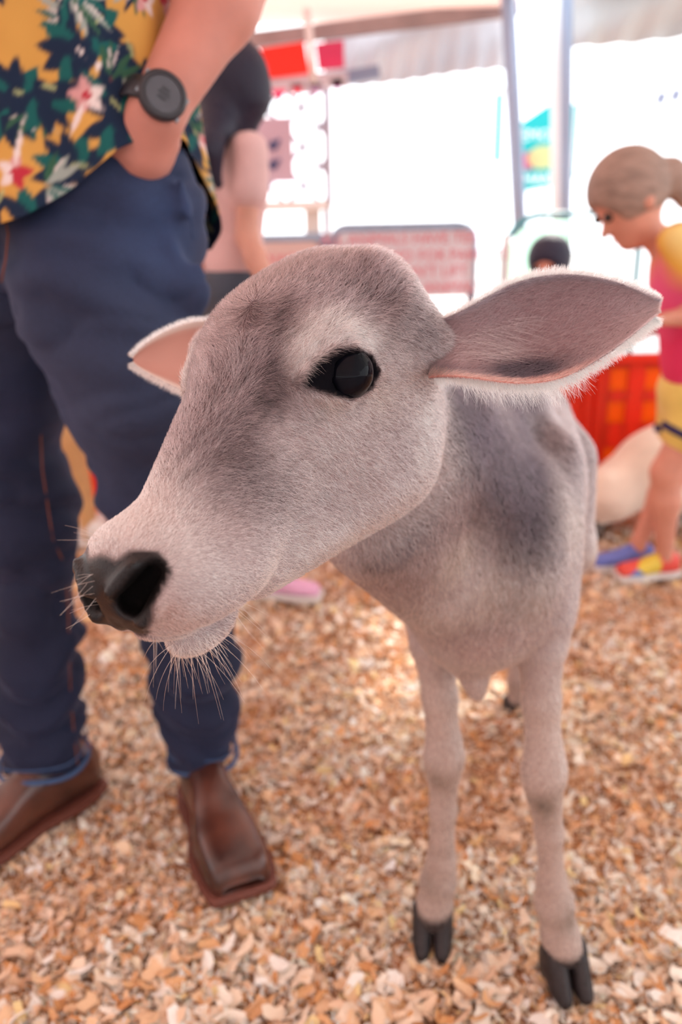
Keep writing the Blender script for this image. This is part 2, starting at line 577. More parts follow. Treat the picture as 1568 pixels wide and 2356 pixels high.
# ---- skull
calf.u(hell((-0.050, 0, -0.011), (0.080, 0.064, 0.062)), 0.02)
calf.u(hell((-0.020, 0, 0.013), (0.062, 0.052, 0.040)), 0.02)
calf.u(hell((-0.090, 0, 0.012), (0.028, 0.042, 0.030)), 0.02)
for s in (-1, 1):
    calf.u(hell((-0.100, 0.036 * s, 0.020), (0.016, 0.018, 0.016)), 0.014)
    calf.u(hell((-0.002, 0.044 * s, 0.008), (0.036, 0.022, 0.026), yaw=-0.25 * s), 0.014)
    calf.u(hell((-0.038, 0.033 * s, -0.060), (0.064, 0.030, 0.062), rot=-0.2), 0.02)
    calf.u(cone(HW(-0.045, 0.024 * s, -0.107), HW(0.10, 0.014 * s, -0.072), 0.034, 0.017), 0.025)
    calf.u(hell((0.122, 0.020 * s, -0.046), (0.042, 0.025, 0.030), rot=0.1), 0.007)
calf.u(cone(HW(-0.01, 0, 0.006), HW(0.125, 0, -0.022), 0.048, 0.030, (hL, 1.1)), 0.02)
calf.u(cone(HW(-0.01, 0, -0.03), HW(0.11, 0, -0.045), 0.055, 0.028), 0.02)
calf.u(cone(HW(-0.035, 0, -0.105), HW(0.095, 0, -0.075), 0.040, 0.022), 0.02)
# ---- muzzle
calf.u(hell((0.158, 0, -0.030), (0.036, 0.043, 0.040), rot=-0.3), 0.014)
calf.u(hell((0.150, 0, -0.077), (0.027, 0.020, 0.014), rot=0.1), 0.006)
# ---- neck, trunk
calf.u(cone(HW(-0.060, 0, -0.02), V3(0.045, 0.70, 0.70), 0.060, 0.078), 0.03)
calf.u(cone(V3(0.045, 0.70, 0.70), V3(0.150, 0.83, 0.60), 0.078, 0.092), 0.03)
calf.u(cone(V3(0.030, 0.66, 0.64), V3(0.130, 0.79, 0.52), 0.045, 0.065), 0.04)
calf.u(ell((0.172, 0.85, 0.545), (0.086, 0.13, 0.125)), 0.03)
calf.u(ell((0.142, 0.79, 0.490), (0.056, 0.055, 0.058)), 0.03)
bx = np.array([0.20, 1.0, 0]); bx /= np.linalg.norm(bx); by = np.array([bx[1], -bx[0], 0]); BR = np.stack([by, bx, V3(0, 0, 1)])
calf.u(ell((0.238, 1.05, 0.565), (0.094, 0.25, 0.130), BR), 0.03)
calf.u(ell((0.285, 1.235, 0.580), (0.085, 0.12, 0.105), BR), 0.03)
calf.u(ell((0.200, 0.93, 0.650), (0.050, 0.09, 0.080), BR), 0.03)
calf.u(cone(V3(0.085, 0.74, 0.715), V3(0.200, 0.95, 0.685), 0.055, 0.048), 0.03)
# shoulder of each side
calf.u(cone(V3(0.232, 0.87, 0.64), V3(0.214, 0.80, 0.49), 0.040, 0.038), 0.03)
calf.u(cone(V3(0.120, 0.92, 0.64), V3(0.112, 0.86, 0.46), 0.040, 0.036), 0.03)
# brisket flap
calf.u(cone(V3(0.130, 0.780, 0.47), V3(0.147, 0.780, 0.408), 0.030, 0.009), 0.02)
calf.u(cone(V3(0.145, 0.780, 0.415), V3(0.149, 0.780, 0.394), 0.011, 0.004), 0.015)
# ---- left fore leg
def chain(pts, k=0.012):
    for (a, ra), (b, rb) in zip(pts[:-1], pts[1:]): calf.u(cone(a, b, ra, rb), k)
chain([(V3(0.216, 0.80, 0.50), 0.036), (V3(0.217, 0.785, 0.46), 0.026), (V3(0.2195, 0.775, 0.39), 0.0190), (V3(0.224, 0.770, 0.335), 0.0205)])
calf.u(ell((0.2255, 0.766, 0.303), (0.0262, 0.027, 0.038)), 0.012)
chain([(V3(0.229, 0.768, 0.268), 0.020), (V3(0.238, 0.770, 0.215), 0.0145), (V3(0.246, 0.772, 0.14), 0.0160), (V3(0.251, 0.772, 0.11), 0.0215), (V3(0.260, 0.765, 0.064), 0.0215), (V3(0.263, 0.760, 0.050), 0.0235)])
# ---- right fore leg
chain([(V3(0.106, 0.855, 0.48), 0.034), (V3(0.107, 0.845, 0.43), 0.0265), (V3(0.114, 0.835, 0.36), 0.0190), (V3(0.118, 0.832, 0.315), 0.0205)])
calf.u(ell((0.1195, 0.826, 0.283), (0.0255, 0.027, 0.036)), 0.012)
chain([(V3(0.120, 0.828, 0.25), 0.019), (V3(0.1205, 0.83, 0.20), 0.0150), (V3(0.120, 0.832, 0.12), 0.0170), (V3(0.117, 0.832, 0.09), 0.0215), (V3(0.112, 0.827, 0.055), 0.0215), (V3(0.110, 0.822, 0.042), 0.023)])
# ---- hind legs: thigh, stifle, hock, cannon
def hind(x, y, hx):
    hipj = V3(hx, y - 0.07, 0.56)
    calf.u(cone(hipj, V3(hx * 0.5 + x * 0.5, y - 0.10, 0.43), 0.056, 0.040), 0.03)
    calf.u(cone(V3(hx * 0.5 + x * 0.5, y - 0.10, 0.43), V3(x, y + 0.045, 0.29), 0.042, 0.024), 0.02)
    chain([(V3(x, y + 0.045, 0.29), 0.024), (V3(x, y + 0.03, 0.22), 0.017), (V3(x, y + 0.01, 0.12), 0.016), (V3(x, y, 0.09), 0.020), (V3(x, y - 0.008, 0.05), 0.020)])
hind(0.329, 1.325, 0.255)
hind(0.355, 1.235, 0.330)
# tail
calf.u(cone(V3(0.295, 1.335, 0.62), V3(0.305, 1.38, 0.48), 0.018, 0.012), 0.02)
calf.u(cone(V3(0.305, 1.38, 0.48), V3(0.305, 1.39, 0.30), 0.012, 0.009), 0.02)


def RAY(px, py, d0=0.3, d1=1.6):
    """landmark on the calf's surface under a frame pixel"""
    v = rt * (px - W / 2) / FPX + up * (H / 2 - py) / FPX + fwd
    t = np.arange(d0, d1, 0.002)
    d = calf.ev(CAMP + t[:, None] * v)
    i = np.argmax(d < 0)
    if d[i] >= 0: return None
    a, b = t[i - 1], t[i]
    for _ in range(12):
        m = (a + b) / 2
        if calf.ev((CAMP + m * v)[None])[0] < 0: b = m
        else: a = m
    return CAMP + b * v
def LOC(p): return HR @ (np.asarray(p) - HO)

def head_mirror(p): q = LOC(p); q[1] = -q[1]; return HO + HR.T @ q

# ---- stumps of the ears
EARBASE = P(990, 800, 0.570)
calf.u(cone(HW(-0.080, 0.045, -0.012), EARBASE, 0.036, 0.020), 0.025)
EARBASE2 = P(500, 820, 0.625)
calf.u(cone(HW(-0.080, -0.045, -0.012), EARBASE2, 0.030, 0.022), 0.02)
# ---- nostrils: comma-shaped hollows with a raised inner rim
for s in (-1, 1):
    calf.u(cone(HW(0.180, 0.024 * s, -0.001), HW(0.192, 0.011 * s, -0.010), 0.003, 0.004), 0.006)
    calf.u(cone(HW(0.184, 0.031 * s, -0.022), HW(0.191, 0.020 * s, -0.031), 0.004, 0.005), 0.006)
    for a_, b_, ra_, rb_ in (((0.176, 0.036 * s, -0.006), (0.196, 0.018 * s, -0.019), 0.0052, 0.0085), ((0.172, 0.026 * s, -0.012), (0.184, 0.013 * s, -0.022), 0.005, 0.008)):
        calf.s(cone(HW(*a_), HW(*b_), ra_, rb_), 0.004)
# groove under the nose and the line of the mouth
calf.s(cone(HW(0.196, 0, -0.030), HW(0.190, 0, -0.052), 0.0022, 0.0022), 0.004)
mouth = [RAY(*q) for q in ((300, 1458), (340, 1467), (400, 1468), (450, 1452), (495, 1432))]
mouth = [m for m in mouth if m is not None]
for a_, b_ in zip(mouth[:-1], mouth[1:]):
    calf.s(cone(a_, b_, 0.0022, 0.0022), 0.004); calf.s(cone(head_mirror(a_), head_mirror(b_), 0.0022, 0.0022), 0.004)
# ---- eyes: socket, lids as a raised teardrop rim
TEAR = [(686, 888), (700, 862), (722, 832), (765, 807), (810, 803), (845, 822), (862, 855), (845, 892), (800, 917), (750, 905), (715, 895), (686, 888)]
tear3 = [RAY(*q) for q in TEAR]
EB = P(794, 857, 0.5085)
EYES = []
for s in (1, -1):
    mv = (lambda p: p) if s == 1 else head_mirror
    eb = mv(EB)
    calf.s(ell(eb, (0.0192, 0.0192, 0.0192)), 0.004)
    for a_, b_ in zip(tear3[:-1], tear3[1:]):
        calf.u(cone(mv(a_), mv(b_), 0.0026, 0.0026), 0.006)
    EYES.append(eb)
TL = np.array([LOC(p)[[0, 2]] for p in tear3])
ball2 = LOC(EB)[[0, 2]]

def inpoly(pt, poly):
    x, y = pt[:, 0], pt[:, 1]; r = np.zeros(len(pt), bool); n = len(poly)
    for i in range(n):
        x1, y1 = poly[i]; x2, y2 = poly[(i + 1) % n]
        c = ((y1 > y) != (y2 > y)) & (x < (x2 - x1) * (y - y1) / (y2 - y1 + 1e-12) + x1)
        r ^= c
    return r

def polydist(pt, poly):
    d = np.full(len(pt), 9.0); n = len(poly)
    for i in range(n):
        a = np.array(poly[i]); b = np.array(poly[(i + 1) % n]); ab = b - a
        t = np.clip((pt - a) @ ab / (ab @ ab + 1e-12), 0, 1)
        q = pt - a - t[:, None] * ab
        d = np.minimum(d, np.sqrt((q * q).sum(1)))
    return np.where(inpoly(pt, poly), -d, d)


NOSEPOLY = [(0, .004), (.012, .001), (.024, .004), (.034, .002), (.039, -.008), (.033, -.020), (.027, -.030), (.016, -.040), (.006, -.047), (0, -.049),
            (-.006, -.047), (-.016, -.040), (-.027, -.030), (-.033, -.020), (-.039, -.008), (-.034, .002), (-.024, .004), (-.012, .001)]

# ---- coat pigment: soft patches anchored on the skin (head patches are mirrored)
LI = np.array([0.54, 0.395, 0.395]); MI = np.array([0.31, 0.212, 0.220]); DK = np.array([0.035, 0.022, 0.030]); TN = np.array([0.48, 0.32, 0.26])
WH = np.array([0.80, 0.64, 0.62]); PK = np.array([0.60, 0.30, 0.24])
patches = []
def patch(px, py, r, c, w, mirror=True):
    p = RAY(px, py)
    if p is None: return
    patches.append((p, r, c, w))
    if mirror: patches.append((head_mirror(p), r, c, w))
for a in [  # (px, py, radius m, colour, weight)
    (740, 620, .034, DK, .50), (850, 620, .022, DK, .65), (880, 690, .022, DK, .45), (650, 690, .022, DK, .40), (560, 760, .030, DK, .18), (480, 900, .028, DK, .22),
    (655, 780, .012, DK, .60), (635, 850, .014, DK, .85), (615, 930, .014, DK, .85), (585, 1000, .015, DK, .75), (545, 1050, .014, DK, .5), (640, 730, .013, DK, .5),
    (500, 980, .020, DK, .28), (430, 1060, .020, DK, .25), (950, 720, .022, DK, .40), (990, 760, .018, DK, .50),
    (700, 790, .011, WH, .70), (740, 760, .012, WH, .70), (800, 750, .012, WH, .75), (850, 780, .012, WH, .65), (880, 850, .011, LI, .60), (690, 840, .010, WH, .65),
    (870, 920, .014, TN, .5), (830, 960, .014, LI, .60), (760, 935, .010, TN, .40), (690, 930, .010, MI, .5),
    (640, 1010, .016, LI, .5), (700, 1030, .022, LI, .45), (600, 1100, .016, DK, .35), (650, 1150, .022, DK, .40), (560, 1170, .020, DK, .30), (520, 1110, .016, DK, .22),
    (900, 980, .020, MI, .4), (930, 1060, .018, MI, .5), (850, 1080, .020, LI, .45), (780, 1180, .020, LI, .4), (900, 1180, .018, LI, .5), (970, 1050, .010, WH, .6), (980, 960, .010, WH, .6),
    (700, 1270, .020, WH, .45), (800, 1250, .016, WH, .5), (620, 1320, .014, WH, .55),
    (300, 1210, .024, WH, .90), (360, 1160, .020, WH, .65), (420, 1270, .022, WH, .75), (500, 1330, .020, WH, .65), (450, 1380, .018, LI, .60), (380, 1420, .012, PK, .60), (440, 1440, .011, PK, .35),
    (530, 1280, .016, LI, .5), (440, 1495, .014, WH, .6), (520, 1400, .010, MI, .3)]:
    patch(*a)
for a in [
    (1060, 920, .050, DK, .85), (1110, 1010, .050, DK, .9), (1190, 960, .060, DK, .9), (1210, 1130, .05, DK, .9), (1150, 1000, .060, DK, .92), (1150, 1110, .050, DK, .85), (1230, 1080, .048, DK, .90), (1245, 1200, .036, DK, .85), (1230, 1290, .030, DK, .65), (1080, 940, .036, DK, .80), (1200, 900, .06, DK, .8), (1010, 1010, .020, LI, .7), (1010, 1100, .020, LI, .6),
    (1040, 1190, .022, MI, .6), (960, 1230, .022, DK, .45), (920, 1290, .018, DK, .55), (860, 1310, .014, DK, .55), (1160, 1270, .026, DK, .55), (1100, 1170, .018, DK, .5), (1180, 1190, .03, DK, .5),
    (1050, 1300, .028, TN, .7), (1120, 1380, .034, TN, .8), (1230, 1390, .030, TN, .7), (1010, 1420, .034, WH, .7), (1090, 1500, .022, PK, .30), (1150, 1470, .014, PK, .35),
    (1330, 950, .050, MI, .75), (1350, 1050, .050, MI, .7), (1320, 1200, .040, TN, .45), (1320, 1100, .04, DK, .25)]:
    patch(*a, mirror=False)


def coat(p, fine=True):
    """linear base colour, wetness, hair length at points on the calf"""
    q = (p - HO) @ HR.T
    n = len(p)
    nz = vnoise(p * 55) * 0.6 + vnoise(p * 130 + 7) * 0.4
    # the trunk and neck are grey above, pale below; the legs cream
    z = p[:, 2]
    hd = 1 - sst(np.linalg.norm(q - np.array([0.03, 0, -0.03]), axis=1), 0.17, 0.22)
    hd = np.where(q[:, 0] > 0.1, 1, hd)
    c = lerp(LI * 1.03, MI * 1.0, sst(z, 0.42, 0.66))
    c = lerp(c, np.array([0.76, 0.56, 0.49]), 1 - sst(z, 0.36, 0.52))
    head = lerp(np.tile(LI * 0.93, (n, 1)), MI * 1.12, sst(q[:, 2], -0.03, 0.035) * (1 - sst(q[:, 0], 0.10, 0.16)))
    c = lerp(c, head, hd)
    for (pc, r, col, w) in patches:
        d2 = ((p - pc) ** 2).sum(1)
        ok = d2 < (2.6 * r) ** 2
        if not ok.any(): continue
        k = w * np.exp(-d2[ok] / (2 * (0.75 * r) ** 2)) * (0.75 + 0.5 * nz[ok])
        c[ok] = lerp(c[ok], col, np.clip(k, 0, 1))
    mot = vnoise(q * np.array([90, 260, 260]) + 3); mot = (mot - .5) * 0.80 * hd * sst(q[:, 2], -0.06, 0.02) * (1 - sst(q[:, 0], 0.10, 0.15)) + (vnoise(p * np.array([150, 150, 40])) - .5) * 0.40 * (1 - hd) * sst(z, .42, .52)
    c = c * (0.86 + 0.28 * nz + mot)[:, None]
    # grey smudges on the knees and fetlocks
    for kp, kr, kw in ((V3(0.221, 0.742, 0.268), 0.015, .75), (V3(0.108, 0.80, 0.262), 0.014, .5), (V3(0.266, 0.752, 0.10), 0.013, .5), (V3(0.100, 0.815, 0.10), 0.013, .4)):
        k = kw * np.exp(-((p - kp) ** 2).sum(1) / (2 * kr ** 2))
        c = lerp(c, np.array([0.17, 0.14, 0.11]), k)
    # dark coronets just above the claws
    c = lerp(c, np.array([0.07, 0.055, 0.055]), (1 - sst(z, 0.046, 0.062)))
    L = np.full(n, 0.0075)
    L = np.where(z < 0.45, 0.0045, L); L = np.where(z < 0.10, 0.004, L)
    L = L * (1 - hd) + hd * (0.0062 - 0.0030 * sst(q[:, 0], 0.06, 0.13))
    L = np.where((hd > .5) & (q[:, 2] > 0.02) & (q[:, 0] < 0.05), 0.0085, L)
    wet = np.zeros(n)
    # bare muzzle leather
    dn = polydist(q[:, [1, 2]] + (nz[:, None] - .5) * 0.003, NOSEPOLY) + np.maximum(0, 0.172 - q[:, 0] - 0.35 * np.maximum(0, -0.008 - q[:, 2]))
    k = 1 - sst(dn, -0.001, 0.0025)
    c = lerp(c, np.array([0.022, 0.016, 0.018]) * (0.7 + 0.6 * nz)[:, None], k)
    wet = np.maximum(wet, k); L = L * (1 - k)
    for s in (-1, 1):
        for a_, b_ in (((0.176, 0.036 * s, -0.006), (0.196, 0.018 * s, -0.019)), ((0.172, 0.026 * s, -0.012), (0.184, 0.013 * s, -0.022))):
            a_ = np.array(a_); b_ = np.array(b_); ab = b_ - a_
            t = np.clip((q - a_) @ ab / (ab @ ab), 0, 1); dd = np.linalg.norm(q - a_ - t[:, None] * ab, axis=1)
            k = 1 - sst(dd, 0.0075, 0.0105)
            c = lerp(c, np.array([0.008, 0.006, 0.006]), k); L = L * (1 - k); wet = wet * (1 - k)
    # black bare skin around the eyes
    qe = np.stack([q[:, 0], q[:, 2]], 1)
    near = (np.abs(q[:, 1]) > 0.035) & (np.abs(qe - ball2).max(1) < 0.05)
    if near.any():
        de = np.full(n, 1.0); de[near] = polydist(qe[near], TL)
        k = 1 - sst(de, 0.000, 0.0035)
        c = lerp(c, np.array([0.005, 0.004, 0.007]), k); L = L * (1 - sst(-de, -0.002, 0.000)); wet = np.maximum(wet, 0.0 * k)
    return np.clip(c, 0.004, 0.95), wet, L

calf_root = empty('calf', (0.2, 0.95, 0.0), 'pale grey zebu calf with big dark eye standing on the wood shavings', 'calf')
V, F = calf.mesh(0.0045 if ONLY == 'clay' else 0.0027)
Nrm = vnormals(V, F)
cc, wet, Ln = coat(V)
coat_m = attr_mat('coat_skin', rough=0.8, wet=True, spec=0.25, bump=0.25, bscale=900)
calf_obj = mesh_np('body', V, F, calf_root, coat_m)
# validate() never drops vertices, so the attributes line up
set_attr(calf_obj.data, 'col', np.clip(cc * 0.55, 0, 1), 'FLOAT_COLOR'); set_attr(calf_obj.data, 'wet', wet, 'FLOAT')

# ---- fur
def sample(V, F, N, n, weight):
    T = np.concatenate([F[:, [0, 1, 2]], F[:, [0, 2, 3]]]) if F.shape[1] == 4 else F
    a = 0.5 * np.linalg.norm(np.cross(V[T[:, 1]] - V[T[:, 0]], V[T[:, 2]] - V[T[:, 0]]), axis=1)
    w = a * weight[T].mean(1); w /= w.sum()
    t = rng.choice(len(T), n, p=w)
    r1 = np.sqrt(rng.random(n)); r2 = rng.random(n)
    b = np.stack([1 - r1, r1 * (1 - r2), r1 * r2], 1)
    p = (V[T[t]] * b[:, :, None]).sum(1); nn = (N[T[t]] * b[:, :, None]).sum(1)
    return p, nn / np.linalg.norm(nn, axis=1, keepdims=True), t, b, T


def make_hair(name, root, nrm, direc, length, lift, rad, col, parent, material, curl=0.15, k=4, sag=0.0):
    n = len(root)
    tan = direc - nrm * (direc * nrm).sum(1, keepdims=True)
    tan /= np.linalg.norm(tan, axis=1, keepdims=True) + 1e-9
    side = np.cross(nrm, tan)
    ang = rng.normal(0, curl, n)
    tan = tan * np.cos(ang)[:, None] + side * np.sin(ang)[:, None]
    lf = lift * rng.uniform(0.6, 1.4, n)
    pts = np.zeros((n, k, 3))
    for i in range(k):
        t = i / (k - 1)
        pts[:, i] = root + tan * (length * t * np.cos(lf))[:, None] + nrm * (length * np.sin(lf) * (t - 0.35 * t * t))[:, None] - V3(0, 0, 1) * (sag * length * t * t)[:, None]
    hc = bpy.data.hair_curves.new(name)
    hc.add_curves([k] * n)
    hc.attributes['position'].data.foreach_set('vector', pts.astype(np.float32).ravel())
    ra = hc.attributes.get('radius') or hc.attributes.new('radius', 'FLOAT', 'POINT')
    prof = np.linspace(1, 0.25, k)
    ra.data.foreach_set('value', (np.asarray(rad)[:, None] * prof[None]).astype(np.float32).ravel())
    ca = hc.attributes.new('col', 'FLOAT_COLOR', 'CURVE')
    b = np.ones((n, 4), np.float32); b[:, :3] = col
    ca.data.foreach_set('color', b.ravel())
    o = bpy.data.objects.new(name, hc); COL.objects.link(o)
    hc.materials.append(material)
    o.parent = parent
    if parent.type == 'EMPTY': o.matrix_parent_inverse = Matrix.Translation(-parent.location)
    return o


hair_m = bpy.data.materials.new('fur_strands'); hair_m.use_nodes = True
_n = hair_m.node_tree.nodes; _l = hair_m.node_tree.links; _n.clear()
_o = _n.new('ShaderNodeOutputMaterial'); _a = _n.new('ShaderNodeAttribute'); _a.attribute_name = 'col'
_h = _n.new('ShaderNodeBsdfHairPrincipled'); _h.model = 'CHIANG'; _h.parametrization = 'COLOR'
_h.inputs['Roughness'].default_value = 0.45; _h.inputs['Radial Roughness'].default_value = 0.7; _h.inputs['Coat'].default_value = 0.0
_l.new(_a.outputs['Color'], _h.inputs['Color']); _l.new(_h.outputs[0], _o.inputs[0])

SCALE = 0.15 if ONLY == 'head' else 1.0
dist = np.linalg.norm(V - CAMP, axis=1)
toC = (CAMP - V) / dist[:, None]
vis = sst((Nrm * toC).sum(1), -0.45, 0.0) * 0.92 + 0.08
wgt = vis / dist ** 1.7 * (Ln > 0.0015)
wgt = wgt * np.where(V[:, 2] < 0.42, 0.7, 1.0)
n = int(360000 * SCALE)
hp, hn, ht, hb, HT = sample(V, F, Nrm, n, wgt)
hcx, hw, hl = coat(hp)
q = (hp - HO) @ HR.T
headw = 1 - sst(np.linalg.norm(q - np.array([0.03, 0, -0.03]), axis=1), 0.15, 0.21)
headw = np.where(q[:, 0] > 0.08, 1, headw)
top = sst((hn @ hU), 0.25, 0.75)
swirl = vnoise(hp * 28) - 0.5; swirl2 = vnoise(hp * 28 + 31) - 0.5
dh = -hF * 1.0 + np.outer((1 - top), -hU * 1.5) + np.outer(swirl * 0.9, hL) + np.outer(swirl2 * 0.9, hF)
# whorl on the forehead
wc = LOC(RAY(640, 690))
wv = q - np.array([wc[0], 0.012, wc[2]]); wd = np.linalg.norm(wv, axis=1); ww = np.exp(-(wd / 0.035) ** 2) * 1.6
dh = dh + (ww / (wd + 1e-6))[:, None] * (wv @ HR)
# the crest sweeps back over the poll
db = V3(0.10, 0.25, -1.0)[None] + np.outer(swirl * 0.5, V3(1, 0, 0))
dr = dh * headw[:, None] + db * (1 - headw)[:, None]
hd_ = np.linalg.norm(hp - CAMP, axis=1)
length = hl * rng.uniform(0.6, 1.25, n)
# strand colour: strands differ a lot, light ticking on grey
v = rng.random(n)
tick = np.where(v < 0.34, 0.38, np.where(v > 0.70, 1.75, 0.95)) * rng.uniform(0.8, 1.2, n)
amp = sst(hl, 0.003, 0.006)
hcol = hcx * (1 + (tick - 1) * (0.35 + 0.65 * amp) * (0.45 + 0.55 * sst(hp[:, 2], 0.44, 0.54)))[:, None]
hcol = np.clip(hcol, 0.01, 0.92)
hair_keep = hl > 0.0012
fur = make_hair('fur', hp[hair_keep], hn[hair_keep], dr[hair_keep], length[hair_keep], (0.32 + 0.10 * headw)[hair_keep], (0.00010 + 0.00009 * sst(hd_, 0.5, 1.0))[hair_keep], hcol[hair_keep], calf_root, hair_m, curl=0.30)
tag(fur, kind='stuff')

# ---- ears
def interp(xs, ys, x): return np.interp(x, xs, ys)
def smooth_row(tab, n):
    tab = np.array(tab, float); s = np.linspace(0, 1, len(tab)); t = np.linspace(0, 1, n)
    out = np.stack([np.interp(t, s, tab[:, k]) for k in range(tab.shape[1])], 1)
    for _ in range(3):
        out[1:-1] = (out[:-2] + 2 * out[1:-1] + out[2:]) / 4
    return out


def make_ear(rows, nrow, ncol, thick, colf, label=None, tip=None):
    rows = [rows[0]] + list(rows) + [rows[-1]]
    """rows: (x top, y top, x bottom, y bottom, d top, d bottom, cup)"""
    R = smooth_row(rows, nrow)
    A = np.zeros((nrow, ncol, 3))
    for i, r in enumerate(R):
        T = P(r[0], r[1], r[4]); B = P(r[2], r[3], r[5])
        for j in range(ncol):
            t = j / (ncol - 1); tt = 0.5 - 0.5 * math.cos(math.pi * t)
            tt = 0.5 * t + 0.5 * tt
            c = r[6] * (4 * tt * (1 - tt)) ** 0.8
            A[i, j] = T + (B - T) * tt + fwd * c
    # normals of the sheet
    du = np.gradient(A, axis=0); dv = np.gradient(A, axis=1)
    N = np.cross(du, dv); N /= np.linalg.norm(N, axis=2, keepdims=True) + 1e-9
    if N[nrow // 2, ncol // 2] @ fwd < 0: N = -N
    edge = np.minimum(np.minimum(np.arange(ncol), np.arange(ncol)[::-1]) / 3.0, 1.0)[None, :, None]
    tipw = np.minimum((nrow - 1 - np.arange(nrow)) / 4.0, 1.0)[:, None, None]
    Bk = A + N * thick * (0.35 + 0.65 * edge * tipw)
    V = np.concatenate([A.reshape(-1, 3), Bk.reshape(-1, 3)]); n0 = nrow * ncol
    F = []
    for i in range(nrow - 1):
        for j in range(ncol - 1):
            a, b, c, d = i * ncol + j, i * ncol + j + 1, (i + 1) * ncol + j + 1, (i + 1) * ncol + j
            F.append([a, b, c, d]); F.append([a + n0, d + n0, c + n0, b + n0])
    for i in range(nrow - 1):
        for j in (0, ncol - 1):
            a, d = i * ncol + j, (i + 1) * ncol + j
            F.append([a, d, d + n0, a + n0] if j == 0 else [a, a + n0, d + n0, d])
    for i in (0, nrow - 1):
        for j in range(ncol - 1):
            a, b = i * ncol + j, i * ncol + j + 1
            F.append([a, a + n0, b + n0, b] if i == 0 else [a, b, b + n0, a + n0])
    F = np.array(F)
    s = np.repeat(np.arange(nrow) / (nrow - 1), ncol); t = np.tile(np.arange(ncol) / (ncol - 1), nrow)
    c1 = colf(s, t, False); c2 = colf(s, t, True)
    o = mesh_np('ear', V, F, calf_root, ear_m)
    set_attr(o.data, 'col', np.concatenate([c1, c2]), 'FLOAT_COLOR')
    if label: o['label'] = label
    NV = vnormals(V, F)
    if (NV[n0 // 2] @ fwd) > 0: NV = -NV
    return o, V, F, NV, s, t, A, N


ear_m = attr_mat('ear_skin', rough=0.8, spec=0.2, trans=0.22)
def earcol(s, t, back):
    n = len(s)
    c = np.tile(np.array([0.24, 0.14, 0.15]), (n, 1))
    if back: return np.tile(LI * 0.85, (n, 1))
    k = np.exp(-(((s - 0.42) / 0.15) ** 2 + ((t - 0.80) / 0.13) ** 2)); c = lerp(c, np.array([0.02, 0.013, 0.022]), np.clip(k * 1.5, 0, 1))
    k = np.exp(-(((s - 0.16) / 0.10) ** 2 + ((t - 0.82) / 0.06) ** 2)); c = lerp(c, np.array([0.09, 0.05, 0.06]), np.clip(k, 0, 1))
    k = sst(t, 0.88, 0.94) * (1 - sst(s, 0.5, 0.7)); c = lerp(c, np.array([0.60, 0.24, 0.20]), k)
    k = sst(s, 0.90, 1.0) * 0.5; c = lerp(c, np.array([0.16, 0.12, 0.11]), k)
    k = 1 - sst(t, 0.0, 0.10); c = lerp(c, np.array([0.22, 0.17, 0.20]), k)
    return c
rows1 = [(985, 745, 985, 868, .565, .548, .004), (1050, 724, 1040, 864, .553, .527, .014), (1120, 684, 1110, 872, .552, .520, .020), (1180, 652, 1172, 882, .552, .516, .026), (1240, 636, 1235, 882, .552, .516, .027),
         (1300, 631, 1300, 868, .553, .519, .024), (1360, 636, 1358, 838, .554, .524, .019), (1420, 649, 1420, 797, .556, .531, .013), (1475, 672, 1470, 757, .557, .540, .007), (1508, 694, 1504, 726, .557, .549, .002)]
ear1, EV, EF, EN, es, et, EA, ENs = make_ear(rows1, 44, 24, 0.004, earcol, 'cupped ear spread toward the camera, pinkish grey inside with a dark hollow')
def earcol2(s, t, back):
    n = len(s)
    c = np.tile(np.array([0.66, 0.36, 0.30]), (n, 1))
    if back: return np.tile(LI * 0.9, (n, 1))
    k = np.exp(-(((s - 0.93) / 0.035) ** 2 + ((t - 0.45) / 0.16) ** 2)); c = lerp(c, np.array([0.05, 0.03, 0.03]), np.clip(k, 0, 1))
    k = np.maximum(1 - sst(t, 0.05, 0.14), sst(t, 0.86, 0.95)); c = lerp(c, np.array([0.85, 0.72, 0.66]), k)
    k = (1 - sst(s, 0.2, 0.45)) * 0.25; c = lerp(c, np.array([0.40, 0.15, 0.12]), k)
    return c
rows2 = [(520, 738, 480, 920, .62, .62, .015), (462, 740, 440, 905, .63, .63, .016), (425, 745, 412, 893, .64, .64, .016), (380, 764, 376, 876, .655, .655, .013), (345, 784, 343, 859, .668, .668, .010), (318, 806, 320, 845, .677, .677, .004), (305, 824, 306, 832, .681, .681, .001)]
ear2, EV2, EF2, EN2, es2, et2, EA2, ENs2 = make_ear(rows2, 30, 18, 0.004, earcol2, 'far ear, pink inside with a pale fringe')

def ear_fur(A, Ns, n, rim_n, colrim, seed, tipdir):
    """short fur on the sheet and a pale fringe along both rims"""
    nr, nc = A.shape[:2]
    i = rng.uniform(1, nr - 1.01, n); j = rng.uniform(0, nc - 1.01, n)
    def bil(X, i, j):
        a = i.astype(int); b = j.astype(int); u = (i - a)[:, None]; v = (j - b)[:, None]
        return X[a, b] * (1 - u) * (1 - v) + X[a + 1, b] * u * (1 - v) + X[a, b + 1] * (1 - u) * v + X[a + 1, b + 1] * u * v
    p = bil(A, i, j); nn = -bil(Ns, i, j); nn /= np.linalg.norm(nn, axis=1, keepdims=True)
    return p, nn, i / (nr - 1), j / (nc - 1)


